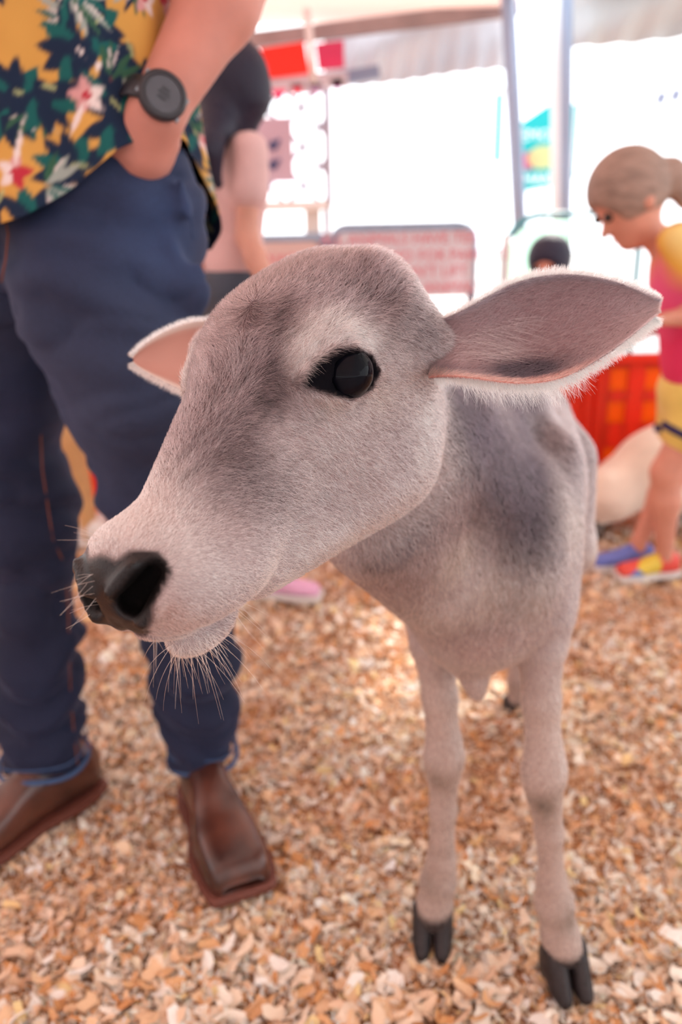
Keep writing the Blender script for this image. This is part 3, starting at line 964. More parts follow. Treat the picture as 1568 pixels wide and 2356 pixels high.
n = int(26000 * SCALE)
p, nn, s_, t_ = ear_fur(EA, ENs, n, 0, None, 0, None)
ax = P(1508, 700, .55) - P(1040, 800, .53); ax /= np.linalg.norm(ax)
cE = earcol(s_, t_, False) * rng.uniform(0.5, 1.9, n)[:, None] + 0.01
dirs = ax[None] * 1.0 + np.outer(0.35 + 0.3 * s_, up * (1) ) * np.where(t_ < 0.5, 0.5, -0.3)[:, None]
f1 = make_hair('ear_fur', p, nn, dirs, rng.uniform(0.004, 0.009, n) * (1 - 0.4 * s_), np.full(n, 0.25), np.full(n, 0.00009), np.clip(cE, 0.01, 0.9), ear1, hair_m, curl=0.35)
# backs and rims
def rim(A, Ns, jcol, n, s0, s1, lmin, lmax, col, outdir, parent, name, lift=0.2):
    nr = A.shape[0]
    i = rng.uniform(s0 * (nr - 1), s1 * (nr - 1) - 0.01, n); a = i.astype(int); u = (i - a)[:, None]
    p = A[a, jcol] * (1 - u) + A[a + 1, jcol] * u
    nb = Ns[a, jcol]
    p = p + nb * rng.uniform(0, 0.003, n)[:, None]
    o = outdir[None] + ax[None] * rng.uniform(0.2, 1.0, n)[:, None] + nb * rng.uniform(-0.3, 0.5, n)[:, None]
    nrm = np.tile(-fwd, (n, 1))
    return make_hair(name, p, nrm, o, rng.uniform(lmin, lmax, n), np.full(n, 0.05), np.full(n, 0.00008), np.tile(col, (n, 1)) * rng.uniform(0.8, 1.1, n)[:, None], parent, hair_m, curl=0.35, k=5)
r1 = rim(EA, ENs, 0, int(5000 * SCALE), 0.05, 1.0, 0.003, 0.007, np.array([0.78, 0.70, 0.70]), up * 0.9, ear1, 'ear_fringe')
r2 = rim(EA, ENs, -1, int(5000 * SCALE), 0.1, 1.0, 0.003, 0.008, np.array([0.86, 0.76, 0.72]), -up * 0.9, ear1, 'ear_fringe')
r3 = rim(EA, ENs, -1, int(500 * SCALE), 0.2, 0.6, 0.010, 0.018, np.array([0.86, 0.78, 0.74]), -up * 1.4, ear1, 'ear_fringe')
# long wisps crossing the hollow
n = int(160 * max(SCALE, .5)); i0 = rng.uniform(0.18, 0.42, n); j0 = rng.uniform(0.35, 0.7, n)
pw = EA[(i0 * 43).astype(int), (j0 * 23).astype(int)]
r4 = make_hair('ear_wisps', pw - fwd * 0.001, np.tile(-fwd, (n, 1)), ax[None] * 1.0 - up[None] * rng.uniform(0.1, 0.7, n)[:, None], rng.uniform(0.02, 0.040, n), np.full(n, 0.22), np.full(n, 0.00009), np.tile(np.array([0.7, 0.52, 0.50]), (n, 1)), ear1, hair_m, curl=0.15, k=7, sag=0.15)
ax2 = ax; ax = P(308, 828, .68) - P(460, 830, .63); ax /= np.linalg.norm(ax)
r5 = rim(EA2, ENs2, 0, int(2500 * SCALE), 0.1, 1.0, 0.002, 0.005, np.array([0.9, 0.82, 0.78]), up * 0.8, ear2, 'ear_fringe')
r6 = rim(EA2, ENs2, -1, int(2500 * SCALE), 0.1, 1.0, 0.002, 0.006, np.array([0.9, 0.82, 0.78]), -up * 0.8, ear2, 'ear_fringe')
for o_ in (f1, r1, r2, r3, r4, r5, r6): tag(o_, kind='stuff')

# ---- eyeballs with lids' lashes
eye_m = bpy.data.materials.new('eye_dark'); eye_m.use_nodes = True
_b = eye_m.node_tree.nodes['Principled BSDF']; _b.inputs['Base Color'].default_value = (0.004, 0.004, 0.007, 1); _b.inputs['Roughness'].default_value = 0.05
_b.inputs['Specular IOR Level'].default_value = 0.09
iris_m = mat('iris_brown', (0.018, 0.013, 0.014, 1), rough=0.12, spec=0.6, coat=0.5)
def uvs(c, r, axis, n=40, m=24, flat=1.0, front=0.0):
    """a globe whose pole faces axis, cornea a little proud"""
    axis = axis / np.linalg.norm(axis); a = np.cross(axis, V3(0, 0, 1)); a /= np.linalg.norm(a); b = np.cross(axis, a)
    V = []; F = []
    for i in range(m + 1):
        th = math.pi * i / m
        rr = r * (1 + front * math.exp(-(th / 0.55) ** 2))
        for k in range(n):
            ph = 2 * math.pi * k / n
            V.append(c + rr * (math.cos(th) * axis + math.sin(th) * (math.cos(ph) * a + math.sin(ph) * b)))
    for i in range(m):
        for k in range(n): F.append([i * n + k, (i + 1) * n + k, (i + 1) * n + (k + 1) % n, i * n + (k + 1) % n])
    return V, F
for s, eb in zip((1, -1), EYES):
    axis = hL * s * 0.93 + hF * 0.30 - hU * 0.05
    V_, F_ = uvs(eb, 0.0182, axis, front=0.06)
    eo = mesh_np('eyeball', np.array(V_), np.array(F_), calf_root, eye_m)
    eo['label'] = 'glossy near-black eyeball'
# lashes on the near eye and the far eye
for s in (1, -1):
    mv = (lambda p: p) if s == 1 else head_mirror
    P_, D_ = [], []
    tl = [mv(p) for p in tear3]
    for k in range(150):
        u = rng.uniform(2.0, 7.2); i = int(u); p = tl[i] * (1 - (u - i)) + tl[min(i + 1, 11)] * (u - i)
        P_.append(p); D_.append(hL * s * 1.0 - hU * (0.55 if u < 6.3 else 0.6) + hF * rng.uniform(-0.5, 0.1) + (hF * -0.3 if u > 5 else 0))
    P_ = np.array(P_); D_ = np.array(D_); n = len(P_)
    lo_ = make_hair('eyelashes', P_, np.tile(hU, (n, 1)), D_, rng.uniform(0.005, 0.011, n), np.full(n, -0.25), np.full(n, 0.00011), np.tile(np.array([0.03, 0.025, 0.03]), (n, 1)), calf_root, hair_m, curl=0.2)
    tag(lo_, kind='stuff')

# ---- whiskers
pr = []; dr_ = []; ln_ = []
for k in range(105):
    px = rng.uniform(345, 505); py = 1500 - ((px - 415) / 75) ** 2 * 28 - rng.uniform(0, 16)
    p = RAY(px, py)
    if p is None: continue
    t = (px - 345) / 160
    pr.append(p); dr_.append(-V3(0, 0, 1) * 1.0 + rt * (-0.12 + 0.85 * t * t + rng.normal(0, .12)) + fwd * rng.uniform(-.3, .3)); ln_.append(rng.uniform(0.008, 0.026) if rng.random() < .68 else rng.uniform(.030, .052))
for k in range(16):
    p = RAY(rng.uniform(195, 225), rng.uniform(1310, 1410))
    if p is None: continue
    pr.append(p); dr_.append(-rt * 1.0 - up * rng.uniform(-.1, .7)); ln_.append(rng.uniform(0.008, 0.024))
for k in range(10):
    p = RAY(rng.uniform(230, 300), rng.uniform(1222, 1250))
    if p is None: continue
    pr.append(p); dr_.append(-rt * 1.0 + up * rng.uniform(.3, .7)); ln_.append(rng.uniform(0.015, 0.026))
for k in range(10):
    p = RAY(rng.uniform(500, 550), rng.uniform(1330, 1400))
    if p is None: continue
    pr.append(p); dr_.append(rt * 1.0 - up * rng.uniform(.3, .7)); ln_.append(rng.uniform(0.02, 0.036))
pr = np.array(pr); dr_ = np.array(dr_); ln_ = np.array(ln_); n = len(pr)
dn_ = dr_ / np.linalg.norm(dr_, axis=1, keepdims=True)
nm_ = np.cross(dn_, fwd); nm_ /= np.linalg.norm(nm_, axis=1, keepdims=True)
wk = make_hair('whiskers', pr - dn_ * 0.002, nm_ * rng.choice([-1, 1], n)[:, None], dr_, ln_ + .002, rng.uniform(0.05, 0.60, n), np.full(n, 0.00013), np.tile(np.array([0.62, 0.47, 0.42]), (n, 1)), calf_root, hair_m, curl=0.30, k=8, sag=0.12)
tag(wk, kind='stuff')

# ---- hooves: two claws on each foot
hoof_m = mat('hoof_horn', (0.022, 0.016, 0.018, 1), rough=0.45, spec=0.4, noise=0.35, nscale=120, bump=0.25, bscale=200)
def claws(x, y, ang, sc=1.0):
    d = V3(math.sin(ang), -math.cos(ang), 0); sd = V3(math.cos(ang), math.sin(ang), 0)
    for s in (-1, 1):
        S = SDF()
        c0 = V3(x, y, 0) + sd * 0.0138 * s * sc
        toe = c0 + d * 0.028 * sc - sd * 0.0010 * s
        S.u(cone(c0 - d * 0.006 * sc + V3(0, 0, 0.048 * sc), toe + V3(0, 0, 0.008), 0.0145 * sc, 0.0105 * sc, (sd, 1.08)), 0.01)
        S.u(cone(c0 - d * 0.014 * sc + V3(0, 0, 0.034 * sc), c0 - d * 0.012 * sc + V3(0, 0, 0.010), 0.0135 * sc, 0.0125 * sc, (sd, 1.05)), 0.01)
        S.u(cone(c0 + V3(0, 0, 0.022 * sc), c0 + d * 0.014 * sc + V3(0, 0, 0.010), 0.0142 * sc, 0.0130 * sc, (sd, 1.08)), 0.008)
        vv, ff = S.mesh(0.0028, project=1)
        vv[:, 2] = np.maximum(vv[:, 2], -0.002)
        mesh_np('hoof', vv, ff, calf_root, hoof_m)
claws(0.266, 0.755, 0.18, 1.05)
claws(0.109, 0.820, -0.12, 1.0)
claws(0.329, 1.318, 0.1, 1.0)
claws(0.355, 1.228, 0.1, 1.0)
# ------------------------------------------------------------------ more modelling helpers
def rbox(c, half, r, R=None):
    c = np.array(c, float); half = np.array(half, float); R_ = np.eye(3) if R is None else np.array(R, float)
    def f(p):
        q = np.abs((p - c) @ R_.T) - (half - r)
        return np.sqrt((np.maximum(q, 0) ** 2).sum(1)) + np.minimum(q.max(1), 0) - r
    ext = np.abs(R_.T) @ half
    return f, c - ext, c + ext


def unit(v): v = np.array(v, float); return v / np.linalg.norm(v)
SKIN = np.array([0.62, 0.30, 0.22])
def skin_mat(name, c):
    m = mat(name, (*c, 1), rough=0.55, spec=0.35, noise=0.08, nscale=25, bump=0.08, bscale=250)
    m.node_tree.nodes['Principled BSDF'].inputs['Subsurface Weight'].default_value = 0.08
    m.node_tree.nodes['Principled BSDF'].inputs['Subsurface Radius'].default_value = (0.02, 0.006, 0.003)
    return m


def shoe(parent, ankle, dirv, length, wid, hgt, upper_m, sole_m, name='shoe', toe_sq=3.0, heel=0.0, shaft=0.0, shaft_r=0.045, col=None, creases=0.0):
    """lofted shoe or boot: sections from heel to toe, superelliptic"""
    d = unit((dirv[0], dirv[1], 0)); sd = np.array([-d[1], d[0], 0.0])
    n = 26; m = 28
    V = []; F = []
    heel_p = np.array([ankle[0], ankle[1], 0]) - d * length * 0.26
    z0 = 0.012 + heel * 0
    def width(s):
        w = np.interp(s, [0, .06, .2, .42, .68, .88, .96, .985, 1], [.30, .62, .76, .70, 1.0, .95, .86, .78, .62]); return w * wid / 2
    def height(s): return np.interp(s, [0, .1, .3, .48, .62, .8, .93, .97, .99, 1], [.72, 1.0, 1.0, .85, .64, .54, .47, .40, .30, .14]) * hgt
    for i in range(n + 1):
        s = 0.5 - 0.5 * math.cos(math.pi * i / n)
        w = width(s); h = height(s); p = heel_p + d * length * s
        e = 2.2 + (toe_sq - 2.2) * s
        for k in range(m):
            a = 2 * math.pi * k / m; ca, sa = math.cos(a), math.sin(a)
            x = abs(ca) ** (2 / e) * (1 if ca > 0 else -1) * w
            zz = (abs(sa) ** (2 / e) * (1 if sa > 0 else -1) * 0.5 + 0.5) * h
            cr = creases * math.sin(s * 60) * math.exp(-((s - .66) / .12) ** 2) * max(sa, 0)
            taper = 1 - 0.22 * (zz / h)
            V.append(p + sd * x * taper + V3(0, 0, z0 + zz + cr))
    for i in range(n):
        for k in range(m): F.append([i * m + k, i * m + (k + 1) % m, (i + 1) * m + (k + 1) % m, (i + 1) * m + k])
    F.append(list(range(m))); F.append([n * m + k for k in range(m)][::-1])
    mb = MB(); mb.add(V, F)
    if shaft > 0:
        c = heel_p + d * length * 0.24
        pts = [c + V3(0, 0, z0 + hgt * 0.4), c + V3(0, 0, hgt * 0.9), c + V3(0, 0, hgt + shaft * .5), c + V3(0, 0, hgt + shaft)]
        mb.tube(pts, [shaft_r * 1.0, shaft_r * 1.06, shaft_r, shaft_r * 1.05], 24)
    o = mb.build(name, upper_m, parent, smooth=True)
    # sole following the outline
    ms = MB(); V = []; K = 30
    outl = []
    for i in range(K + 1):
        s = 0.5 - 0.5 * math.cos(math.pi * i / K); outl.append((s, width(s) + 0.004))
    left = [heel_p + d * (length * s + (0.008 if s > .97 else -0.006 if s < .03 else 0)) + sd * w for s, w in outl]
    right = [heel_p + d * (length * s + (0.008 if s > .97 else -0.006 if s < .03 else 0)) - sd * w for s, w in outl][::-1]
    ring = left + right; N = len(ring)
    zs = (0.001, 0.0045, 0.012, 0.0155)
    ins = (0.0015, 0, 0, 0.0015)
    cen = sum(ring) / N
    for z, q in zip(zs, ins):
        for p in ring: V.append(p + (cen - p) * q / 0.1 + V3(0, 0, z))
    F = [[a * N + k, a * N + (k + 1) % N, (a + 1) * N + (k + 1) % N, (a + 1) * N + k] for a in range(3) for k in range(N)]
    F.append(list(range(N))[::-1]); F.append([3 * N + k for k in range(N)])
    ms.add(V, F)
    ms.build('sole', sole_m, o if False else parent, smooth=False)
    return o


def hand(S, wrist, direc, palmn, sc=1.0, curl=0.35):
    """palm and five separate fingers added to a body's field; palmn = direction the palm faces"""
    d = unit(direc); pn = unit(np.array(palmn) - d * (np.array(palmn) @ d)); sd = np.cross(d, pn)
    c = np.array(wrist)
    S.u(rbox(c + d * 0.047 * sc, np.array([0.048, 0.040, 0.014]) * sc, 0.012 * sc, np.stack([d, sd, pn])), 0.010 * sc)
    for k, (o_, l_) in enumerate(((-0.030, .062), (-0.010, .075), (0.010, .070), (0.028, .055))):
        p = c + d * 0.088 * sc + sd * o_ * sc; a = 0.0; r = 0.0088 * sc
        for seg in range(3):
            a += curl * (0.8 + .3 * seg)
            q = p + (d * math.cos(a) + pn * math.sin(a) + sd * o_ * 1.2) * l_ * sc * (.42, .33, .25)[seg]
            S.u(cone(p, q, r, r * .92), 0.003); p = q; r *= .92
    p = c + d * 0.030 * sc - sd * 0.036 * sc; q = p + (d * .7 - sd * .55 + pn * .3) * 0.042 * sc
    S.u(cone(p, q, 0.012 * sc, 0.010 * sc), 0.008); S.u(cone(q, q + (d * .9 - sd * .1 + pn * .35) * 0.030 * sc, 0.010 * sc, 0.0085 * sc), 0.003)


def head_sdf(S, c, face, upv, r):
    """skull, jaw, nose, ears, brow, lips; r = half of the head's height"""
    f = unit(face); u = unit(np.array(upv) - f * (np.array(upv) @ f)); s = np.cross(f, u)
    R = np.stack([f, s, u])
    S.u(ell(c + u * r * .18 - f * r * .08, (r * .86, r * .70, r * .80), R), 0.02)
    S.u(ell(c + f * r * .18 - u * r * .38, (r * .58, r * .52, r * .60), R), 0.02)
    S.u(ell(c + f * r * .50 - u * r * .78, (r * .20, r * .24, r * .16), R), 0.02)
    S.u(cone(c + f * r * .72 + u * r * .02, c + f * r * .92 - u * r * .30, r * .06, r * .11), 0.01)
    S.u(ell(c + f * r * .76 - u * r * .55, (r * .09, r * .22, r * .05), R), 0.006)
    for k in (-1, 1):
        S.u(ell(c + s * k * r * .70 - u * r * .10 - f * r * .05, (r * .16, r * .07, r * .24), R), 0.006)
        S.s(ell(c + f * r * .78 + u * r * .06 + s * k * r * .28, (r * .10, r * .14, r * .09), R), 0.01)
        S.u(ell(c + f * r * .66 + u * r * .05 + s * k * r * .28, (r * .10, r * .12, r * .08), R), 0.008)
    return R


# ------------------------------------------------------------------ the man in jeans
MF = unit((-0.66, -0.75, 0)); ML = np.array([-MF[1], MF[0], 0.0]); ML = ML if ML[0] > 0 else -ML
man = empty('person', (-0.34, 1.11, 0.0), 'standing man in blue jeans and yellow floral shirt with his hand in the pocket', 'person')
PC = V3(-0.355, 1.13, 0.94)
jeans = SDF()
JR = np.stack([MF, ML, V3(0, 0, 1)])
jeans.u(ell(PC + V3(0, 0, 0.03), (0.126, 0.172, 0.15), JR), 0.03)
jeans.u(ell(PC - MF * 0.06 - V3(0, 0, 0.05), (0.11, 0.165, 0.12), JR), 0.03)
lh = PY(215, 640, 1.06); lt_ = PY(305, 900, 1.05); lk = PY(378, 1215, 1.08); lc = PY(440, 1500, 1.12); la = PY(468, 1755, 1.12)
for a_, b_, ra_, rb_ in ((lh, lt_, .112, .094), (lt_, lk, .094, .072), (lk, lc, .072, .066), (lc, la, .066, .060)):
    jeans.u(cone(a_, b_, ra_, rb_), 0.03)
rh = PC - ML * 0.085 - V3(0, 0, 0.06); rt_ = PY(0, 900, 1.17); rk = PY(60, 1200, 1.16); rc = PY(82, 1500, 1.16); ra = PY(103, 1750, 1.12)
for a_, b_, ra_, rb_ in ((rh, rt_, .105, .088), (rt_, rk, .088, .070), (rk, rc, .070, .068), (rc, ra, .068, .068)):
    jeans.u(cone(a_, b_, ra_, rb_), 0.03)
# the pocket bulging over the hand, folds at the hip
HP = PY(335, 450, 0.965)
jeans.u(cone(P(305, 395, 0.965), P(345, 520, 1.00), 0.040, 0.045), 0.07)
for a_, b_, r_ in (((395, 560), (455, 690), .012), ((415, 420), (465, 640), .011), ((370, 620), (440, 720), .009)):
    pa = PY(a_[0], a_[1], 1.02); pb = PY(b_[0], b_[1], 1.03); jeans.u(cone(pa, pb, r_, r_ * .8), 0.02)
def jdisp(p):
    z = p[:, 2]
    a = 0.0110 * (vnoise(p * np.array([12, 12, 20]) + 4) - 0.5) * 2 + 0.002 * (vnoise(p * np.array([40, 40, 90])) - .5)
    w = vnoise(p * np.array([10, 10, 16]) + 9); a = a + 0.0065 * (1 - np.abs(2 * vnoise(p * np.array([9, 9, 30]) + w[:, None] * 2) - 1)) ** 3
    # stacked folds above the cuffs, crossing folds at the knees
    k = np.exp(-((z - 0.22) / 0.12) ** 2)
    a = a + k * 0.0075 * np.sin(z * 95 + 9 * vnoise(p * 9) + 3 * np.sin(p[:, 0] * 22))
    k2 = np.exp(-((z - 0.50) / 0.08) ** 2)
    a = a + k2 * 0.005 * np.sin(z * 70 + 12 * vnoise(p * 8 + 2))
    k3 = np.exp(-((z - 0.84) / 0.11) ** 2)
    a = a + k3 * 0.0045 * np.sin(z * 85 + p[:, 0] * 22 + 7 * vnoise(p * 6))
    return a
# cut the cuffs and the waist flat
def cutplane(pt, nrm):
    pt = np.array(pt, float); nrm = unit(nrm)
    return (lambda p: (pt - p) @ nrm), V3(-9, -9, -9), V3(9, 9, 9)
jeans.ops.append(('s', ((lambda p: (p[:, 2] - 0.078 - 0.03 * np.clip((-0.3 - p[:, 0]) * 10, -1, 1) * 0)), V3(-9, -9, -9), V3(9, 9, .2)), 0.006))
jeans.ops.append(('s', ((lambda p: (0.992 - p[:, 2])), V3(-9, -9, .9), V3(9, 9, 9)), 0.008))
Vj, Fj = jeans.mesh(0.006, disp=jdisp)
denim = bpy.data.materials.new('denim'); denim.use_nodes = True
_n = denim.node_tree.nodes; _l = denim.node_tree.links; _b = _n['Principled BSDF']; _b.inputs['Roughness'].default_value = 0.85; _b.inputs['Sheen Weight'].default_value = 0.12; _b.inputs['Sheen Tint'].default_value = (0.35, 0.5, 1.0, 1)
_a = _n.new('ShaderNodeAttribute'); _a.attribute_name = 'col'
_t = _n.new('ShaderNodeTexCoord'); _mp = _n.new('ShaderNodeMapping'); _mp.inputs['Scale'].default_value = (900, 900, 160); _w = _n.new('ShaderNodeTexNoise'); _w.inputs['Scale'].default_value = 1.0
_l.new(_t.outputs['Object'], _mp.inputs[0]); _l.new(_mp.outputs[0], _w.inputs[0])
_r = _n.new('ShaderNodeMapRange'); _r.inputs[3].default_value = 0.6; _r.inputs[4].default_value = 1.6; _l.new(_w.outputs['Fac'], _r.inputs[0])
_mx = _n.new('ShaderNodeVectorMath'); _mx.operation = 'SCALE'; _l.new(_a.outputs['Color'], _mx.inputs[0]); _l.new(_r.outputs[0], _mx.inputs['Scale'])
_l.new(_mx.outputs[0], _b.inputs['Base Color'])
jo = mesh_np('jeans', Vj, Fj, man, denim)
jc = np.tile(np.array([0.0045, 0.0095, 0.036]), (len(Vj), 1)) * (0.75 + 0.5 * vnoise(Vj * 9))[:, None]
# paler thigh front, lighter blue outer hip, brown stitching of fly and side seams
kk = np.exp(-(((Vj - PY(300, 900, .98)) ** 2).sum(1)) / (2 * .12 ** 2)); jc = lerp(jc, np.array([0.030, 0.042, 0.090]), kk * 0.6)
kk = np.exp(-(((Vj - PY(430, 520, .98)) ** 2).sum(1)) / (2 * .05 ** 2)); jc = lerp(jc, np.array([0.04, 0.075, 0.19]), kk * 0.6)
set_attr(jo.data, 'col', jc, 'FLOAT_COLOR')
stitch = mat('stitch_rust', (0.20, 0.06, 0.04, 1), rough=0.8)
# cuffs: hemmed rings
for c_, r_ in ((la, 0.056), (ra, 0.071)):
    mb = MB()
    for z_, w_ in ((0.086, 0.004), (0.108, 0.0014)):
        ring = [V3(c_[0] + (r_) * math.cos(t), c_[1] + r_ * math.sin(t), z_ + 0.004 * math.sin(3 * t)) for t in np.linspace(0, 2 * math.pi, 41)]
        mb.tube(ring, w_, 8, caps=False)
    oo = mb.build('cuff_hem', mat('denim_edge', (0.05, 0.10, 0.22, 1), rough=0.9), jo, smooth=True)
def surf(S, px, py, d0, d1):
    v = rt * (px - W / 2) / FPX + up * (H / 2 - py) / FPX + fwd
    t = np.arange(d0, d1, 0.002); q = CAMP + t[:, None] * v; d = S.ev(q)
    i = np.argmax(d < 0)
    return q[i] if d[i] < 0 else None
def seam(S, pix, r, material, name, parent, d0=0.7, d1=1.5, lift=0.0015):
    pts = [surf(S, *q, d0, d1) for q in pix]; pts = [p - fwd * lift for p in pts if p is not None]
    if len(pts) > 1:
        mb = MB(); mb.tube(pts, r, 6); return mb.build(name, material, parent, smooth=True)
seam(jeans, [(8, 480), (20, 540), (14, 600), (4, 650)], 0.0013, stitch, 'fly_stitching', jo)
seam(jeans, [(95, 1000), (98, 1080), (110, 1160), (122, 1240), (150, 1300), (158, 1400), (160, 1500), (163, 1600), (172, 1700), (180, 1760)], 0.0012, stitch, 'leg_seam', jo)
seam(jeans, [(232, 318), (300, 332), (405, 352)], 0.0022, mat('denim_edge2', (0.03, 0.05, 0.12, 1), rough=0.9), 'pocket_edge', jo)

# body: head, torso, arms and hands in one field
SKM = skin_mat('skin_man', (0.55, 0.22, 0.17))
mb_ = SDF()
TC = V3(-0.365, 1.14, 0)
NK = TC + V3(0, 0, 1.46) - MF * 0.01
mb_.u(ell(TC + V3(0, 0, 1.22), (0.105, 0.160, 0.25), JR), 0.04)
mb_.u(ell(TC + V3(0, 0, 1.02), (0.100, 0.140, 0.12), JR), 0.04)
mb_.u(cone(TC + V3(0, 0, 1.40), NK + V3(0, 0, 0.10), 0.065, 0.055), 0.04)
head_sdf(mb_, NK + V3(0, 0, 0.20) + MF * 0.03, MF * 1.0 - V3(0, 0, 0.25), V3(0, 0, 1), 0.115)
WR = P(357, 266, 0.905); EL = P(572, -120, 0.94); SHL = TC + ML * 0.175 + V3(0, 0, 1.40)
mb_.u(cone(SHL, EL, 0.055, 0.043), 0.03)
mb_.u(cone(EL, EL + (WR - EL) * 0.35, 0.043, 0.0455), 0.02)
mb_.u(cone(EL + (WR - EL) * 0.35, WR, 0.0455, 0.0300), 0.02)
hd = unit(P(295, 420, 0.955) - WR)
mb_.u(cone(WR, WR + hd * 0.045, 0.030, 0.036), 0.015)
hand(mb_, WR + hd * 0.012, hd, -MF * 0.2 - V3(0, 0, .1) - ML, 1.0, curl=0.30)
SHR = TC - ML * 0.175 + V3(0, 0, 1.40); ELR = SHR - ML * 0.10 + V3(0, 0.02, -0.30); WRR = ELR + MF * 0.12 + V3(0, 0, -0.24)
mb_.u(cone(SHR, ELR, 0.055, 0.043), 0.03); mb_.u(cone(ELR, WRR, 0.044, 0.028), 0.02)
hand(mb_, WRR, MF * 0.4 - V3(0, 0, 1), ML, 1.0)
Vb, Fb = mb_.mesh(0.007)
mesh_np('body', Vb, Fb, man, SKM)
hs = SDF(); hc_ = NK + V3(0, 0, 0.20) + MF * 0.03
hs.u(ell(hc_ + V3(0, 0, .030) - MF * .022, (.108, .088, .100), JR), 0.02); hs.s(ell(hc_ + MF * .10 - V3(0, 0, .03), (.09, .10, .095), JR), 0.01)
vv, ff = hs.mesh(0.008); mesh_np('hair', vv, ff, man, mat('hair_brown', (0.06, 0.035, 0.02, 1), rough=0.7, bump=0.5, bscale=200, stretch=(1, 1, .2)))

# shirt: open sheet of cloth wrapped round the torso, uneven hem
nt, nz_ = 300, 190
th = np.linspace(0, 2 * math.pi, nt, endpoint=False)
hemz = np.interp(np.degrees(th), [0, 20, 40, 58, 75, 95, 125, 142, 155, 180, 230, 290, 330, 360], [.905, .902, .915, .945, .985, 1.01, .985, .905, .875, .880, .90, .91, .905, .905])
A = np.zeros((nt, nz_, 3))
for j in range(nz_):
    v = j / (nz_ - 1)
    z = hemz + (1.43 - hemz) * v
    rf = np.interp(v, [0, .15, .5, .8, .93, 1], [.168, .158, .150, .140, .105, .07]); rl = np.interp(v, [0, .15, .5, .8, .93, 1], [.210, .196, .185, .195, .150, .07])
    fold = 0.0060 * np.sin(th * 11 + 1.0 * math.sin(v * 5)) * (1 - v) + 0.004 * np.sin(th * 5 + v * 7)
    # the tail at the back swings free behind the arm
    flare = 0.025 * np.exp(-((np.degrees(th) - 150) / 22) ** 2) * (1 - v)
    A[:, j] = TC + np.outer(np.cos(th) * (rf + fold + flare), MF) + np.outer(np.sin(th) * (rl + fold + flare), ML)
    A[:, j, 2] = z
V1 = A.reshape(-1, 3); cen = TC.copy()
inw = V1 - np.stack([np.full(len(V1), TC[0]), np.full(len(V1), TC[1]), V1[:, 2]], 1); inw /= np.linalg.norm(inw, axis=1, keepdims=True)
V2 = V1 - inw * 0.002
F = []
n0 = nt * nz_
I, J = np.meshgrid(np.arange(nt), np.arange(nz_ - 1), indexing='ij'); I = I.ravel(); J = J.ravel(); K = (I + 1) % nt
F1 = np.stack([I * nz_ + J, K * nz_ + J, K * nz_ + J + 1, I * nz_ + J + 1], 1)
I = np.arange(nt); K = (I + 1) % nt
F2 = np.stack([I * nz_, I * nz_ + n0, K * nz_ + n0, K * nz_], 1)
Fs = np.concatenate([F1, F1[:, ::-1] + n0, F2])
shirt_m = attr_mat('floral_cotton', rough=0.85, spec=0.15, bump=0.1, bscale=700)
so = mesh_np('shirt', np.concatenate([V1, V2]), Fs, man, shirt_m)
uu = (th[:, None] * 0.17 + 0 * hemz[:, None]).repeat(nz_, 1).ravel(); zz = V1[:, 2]
uv = np.stack([uu, zz], 1)
cs = np.tile(np.array([0.60, 0.31, 0.075]), (n0, 1)) * (0.92 + 0.16 * vnoise(V1 * 30))[:, None]
prng = np.random.default_rng(21)
def blot(cx, cz, a, b, ang, col, soft=0.15, w=1.0):
    d = uv - np.array([cx, cz]); ok = (np.abs(d) < max(a, b) * 1.3).all(1)
    if not ok.any(): return
    q = d[ok]; c_, s_ = math.cos(ang), math.sin(ang)
    x = (q[:, 0] * c_ + q[:, 1] * s_) / a; y = (-q[:, 0] * s_ + q[:, 1] * c_) / (b * (1 - 0.55 * x ** 2 + 1e-3))
    k = (1 - sst(np.sqrt(x * x + y * y), 1 - soft, 1 + soft)) * w
    cs[ok] = lerp(cs[ok], np.array(col), k)
NAV = (0.012, 0.022, 0.05); TEAL = (0.012, 0.10, 0.095); GRY = (0.30, 0.33, 0.30); CRM = (0.75, 0.62, 0.60); RED = (0.45, 0.03, 0.05); PNK = (0.62, 0.30, 0.30); GRN = (0.035, 0.10, 0.06)
for g in range(310):
    cx = prng.uniform(0, 1.07); cz = prng.uniform(0.88, 1.43)
    kind = prng.integers(0, 4); ang0 = prng.uniform(0, 6.28)
    if kind == 0:      # frond of narrow leaflets
        for k in range(9):
            a = ang0 + (k - 4) * 0.30; L_ = 0.030 - 0.0022 * abs(k - 4)
            col = (NAV, GRN, GRY, TEAL)[int(prng.integers(0, 4))]
            blot(cx + math.cos(a) * L_, cz + math.sin(a) * L_, L_ * 0.85, 0.0042, a, col, 0.2)
            if prng.random() < .4: blot(cx + math.cos(a) * L_, cz + math.sin(a) * L_ + .003, L_ * .6, .0015, a, CRM, .3, .7)
    elif kind in (1, 3):    # broad split leaf
        for k in range(6):
            a = ang0 + (k - 2.5) * 0.55
            blot(cx + math.cos(a) * 0.020, cz + math.sin(a) * 0.020, 0.024, 0.0095, a, (NAV, TEAL, NAV)[k % 3], 0.15)
        blot(cx, cz, 0.016, 0.012, ang0, NAV)
        blot(cx + .008, cz + .006, 0.010, 0.0025, ang0 + 1, (0.40, 0.42, 0.20), .3, .8)
    else:              # blossom with pale streaks
        for k in range(5):
            a = ang0 + k * 1.256
            blot(cx + math.cos(a) * 0.009, cz + math.sin(a) * 0.009, 0.011, 0.006, a, (CRM, RED, PNK)[int(prng.integers(0, 3))], 0.3)
        blot(cx, cz, 0.005, 0.005, 0, RED)
        a = ang0; blot(cx + math.cos(a) * 0.025, cz + math.sin(a) * 0.025, 0.018, 0.0030, a, CRM, 0.3)
set_attr(so.data, 'col', np.concatenate([cs, cs]), 'FLOAT_COLOR')
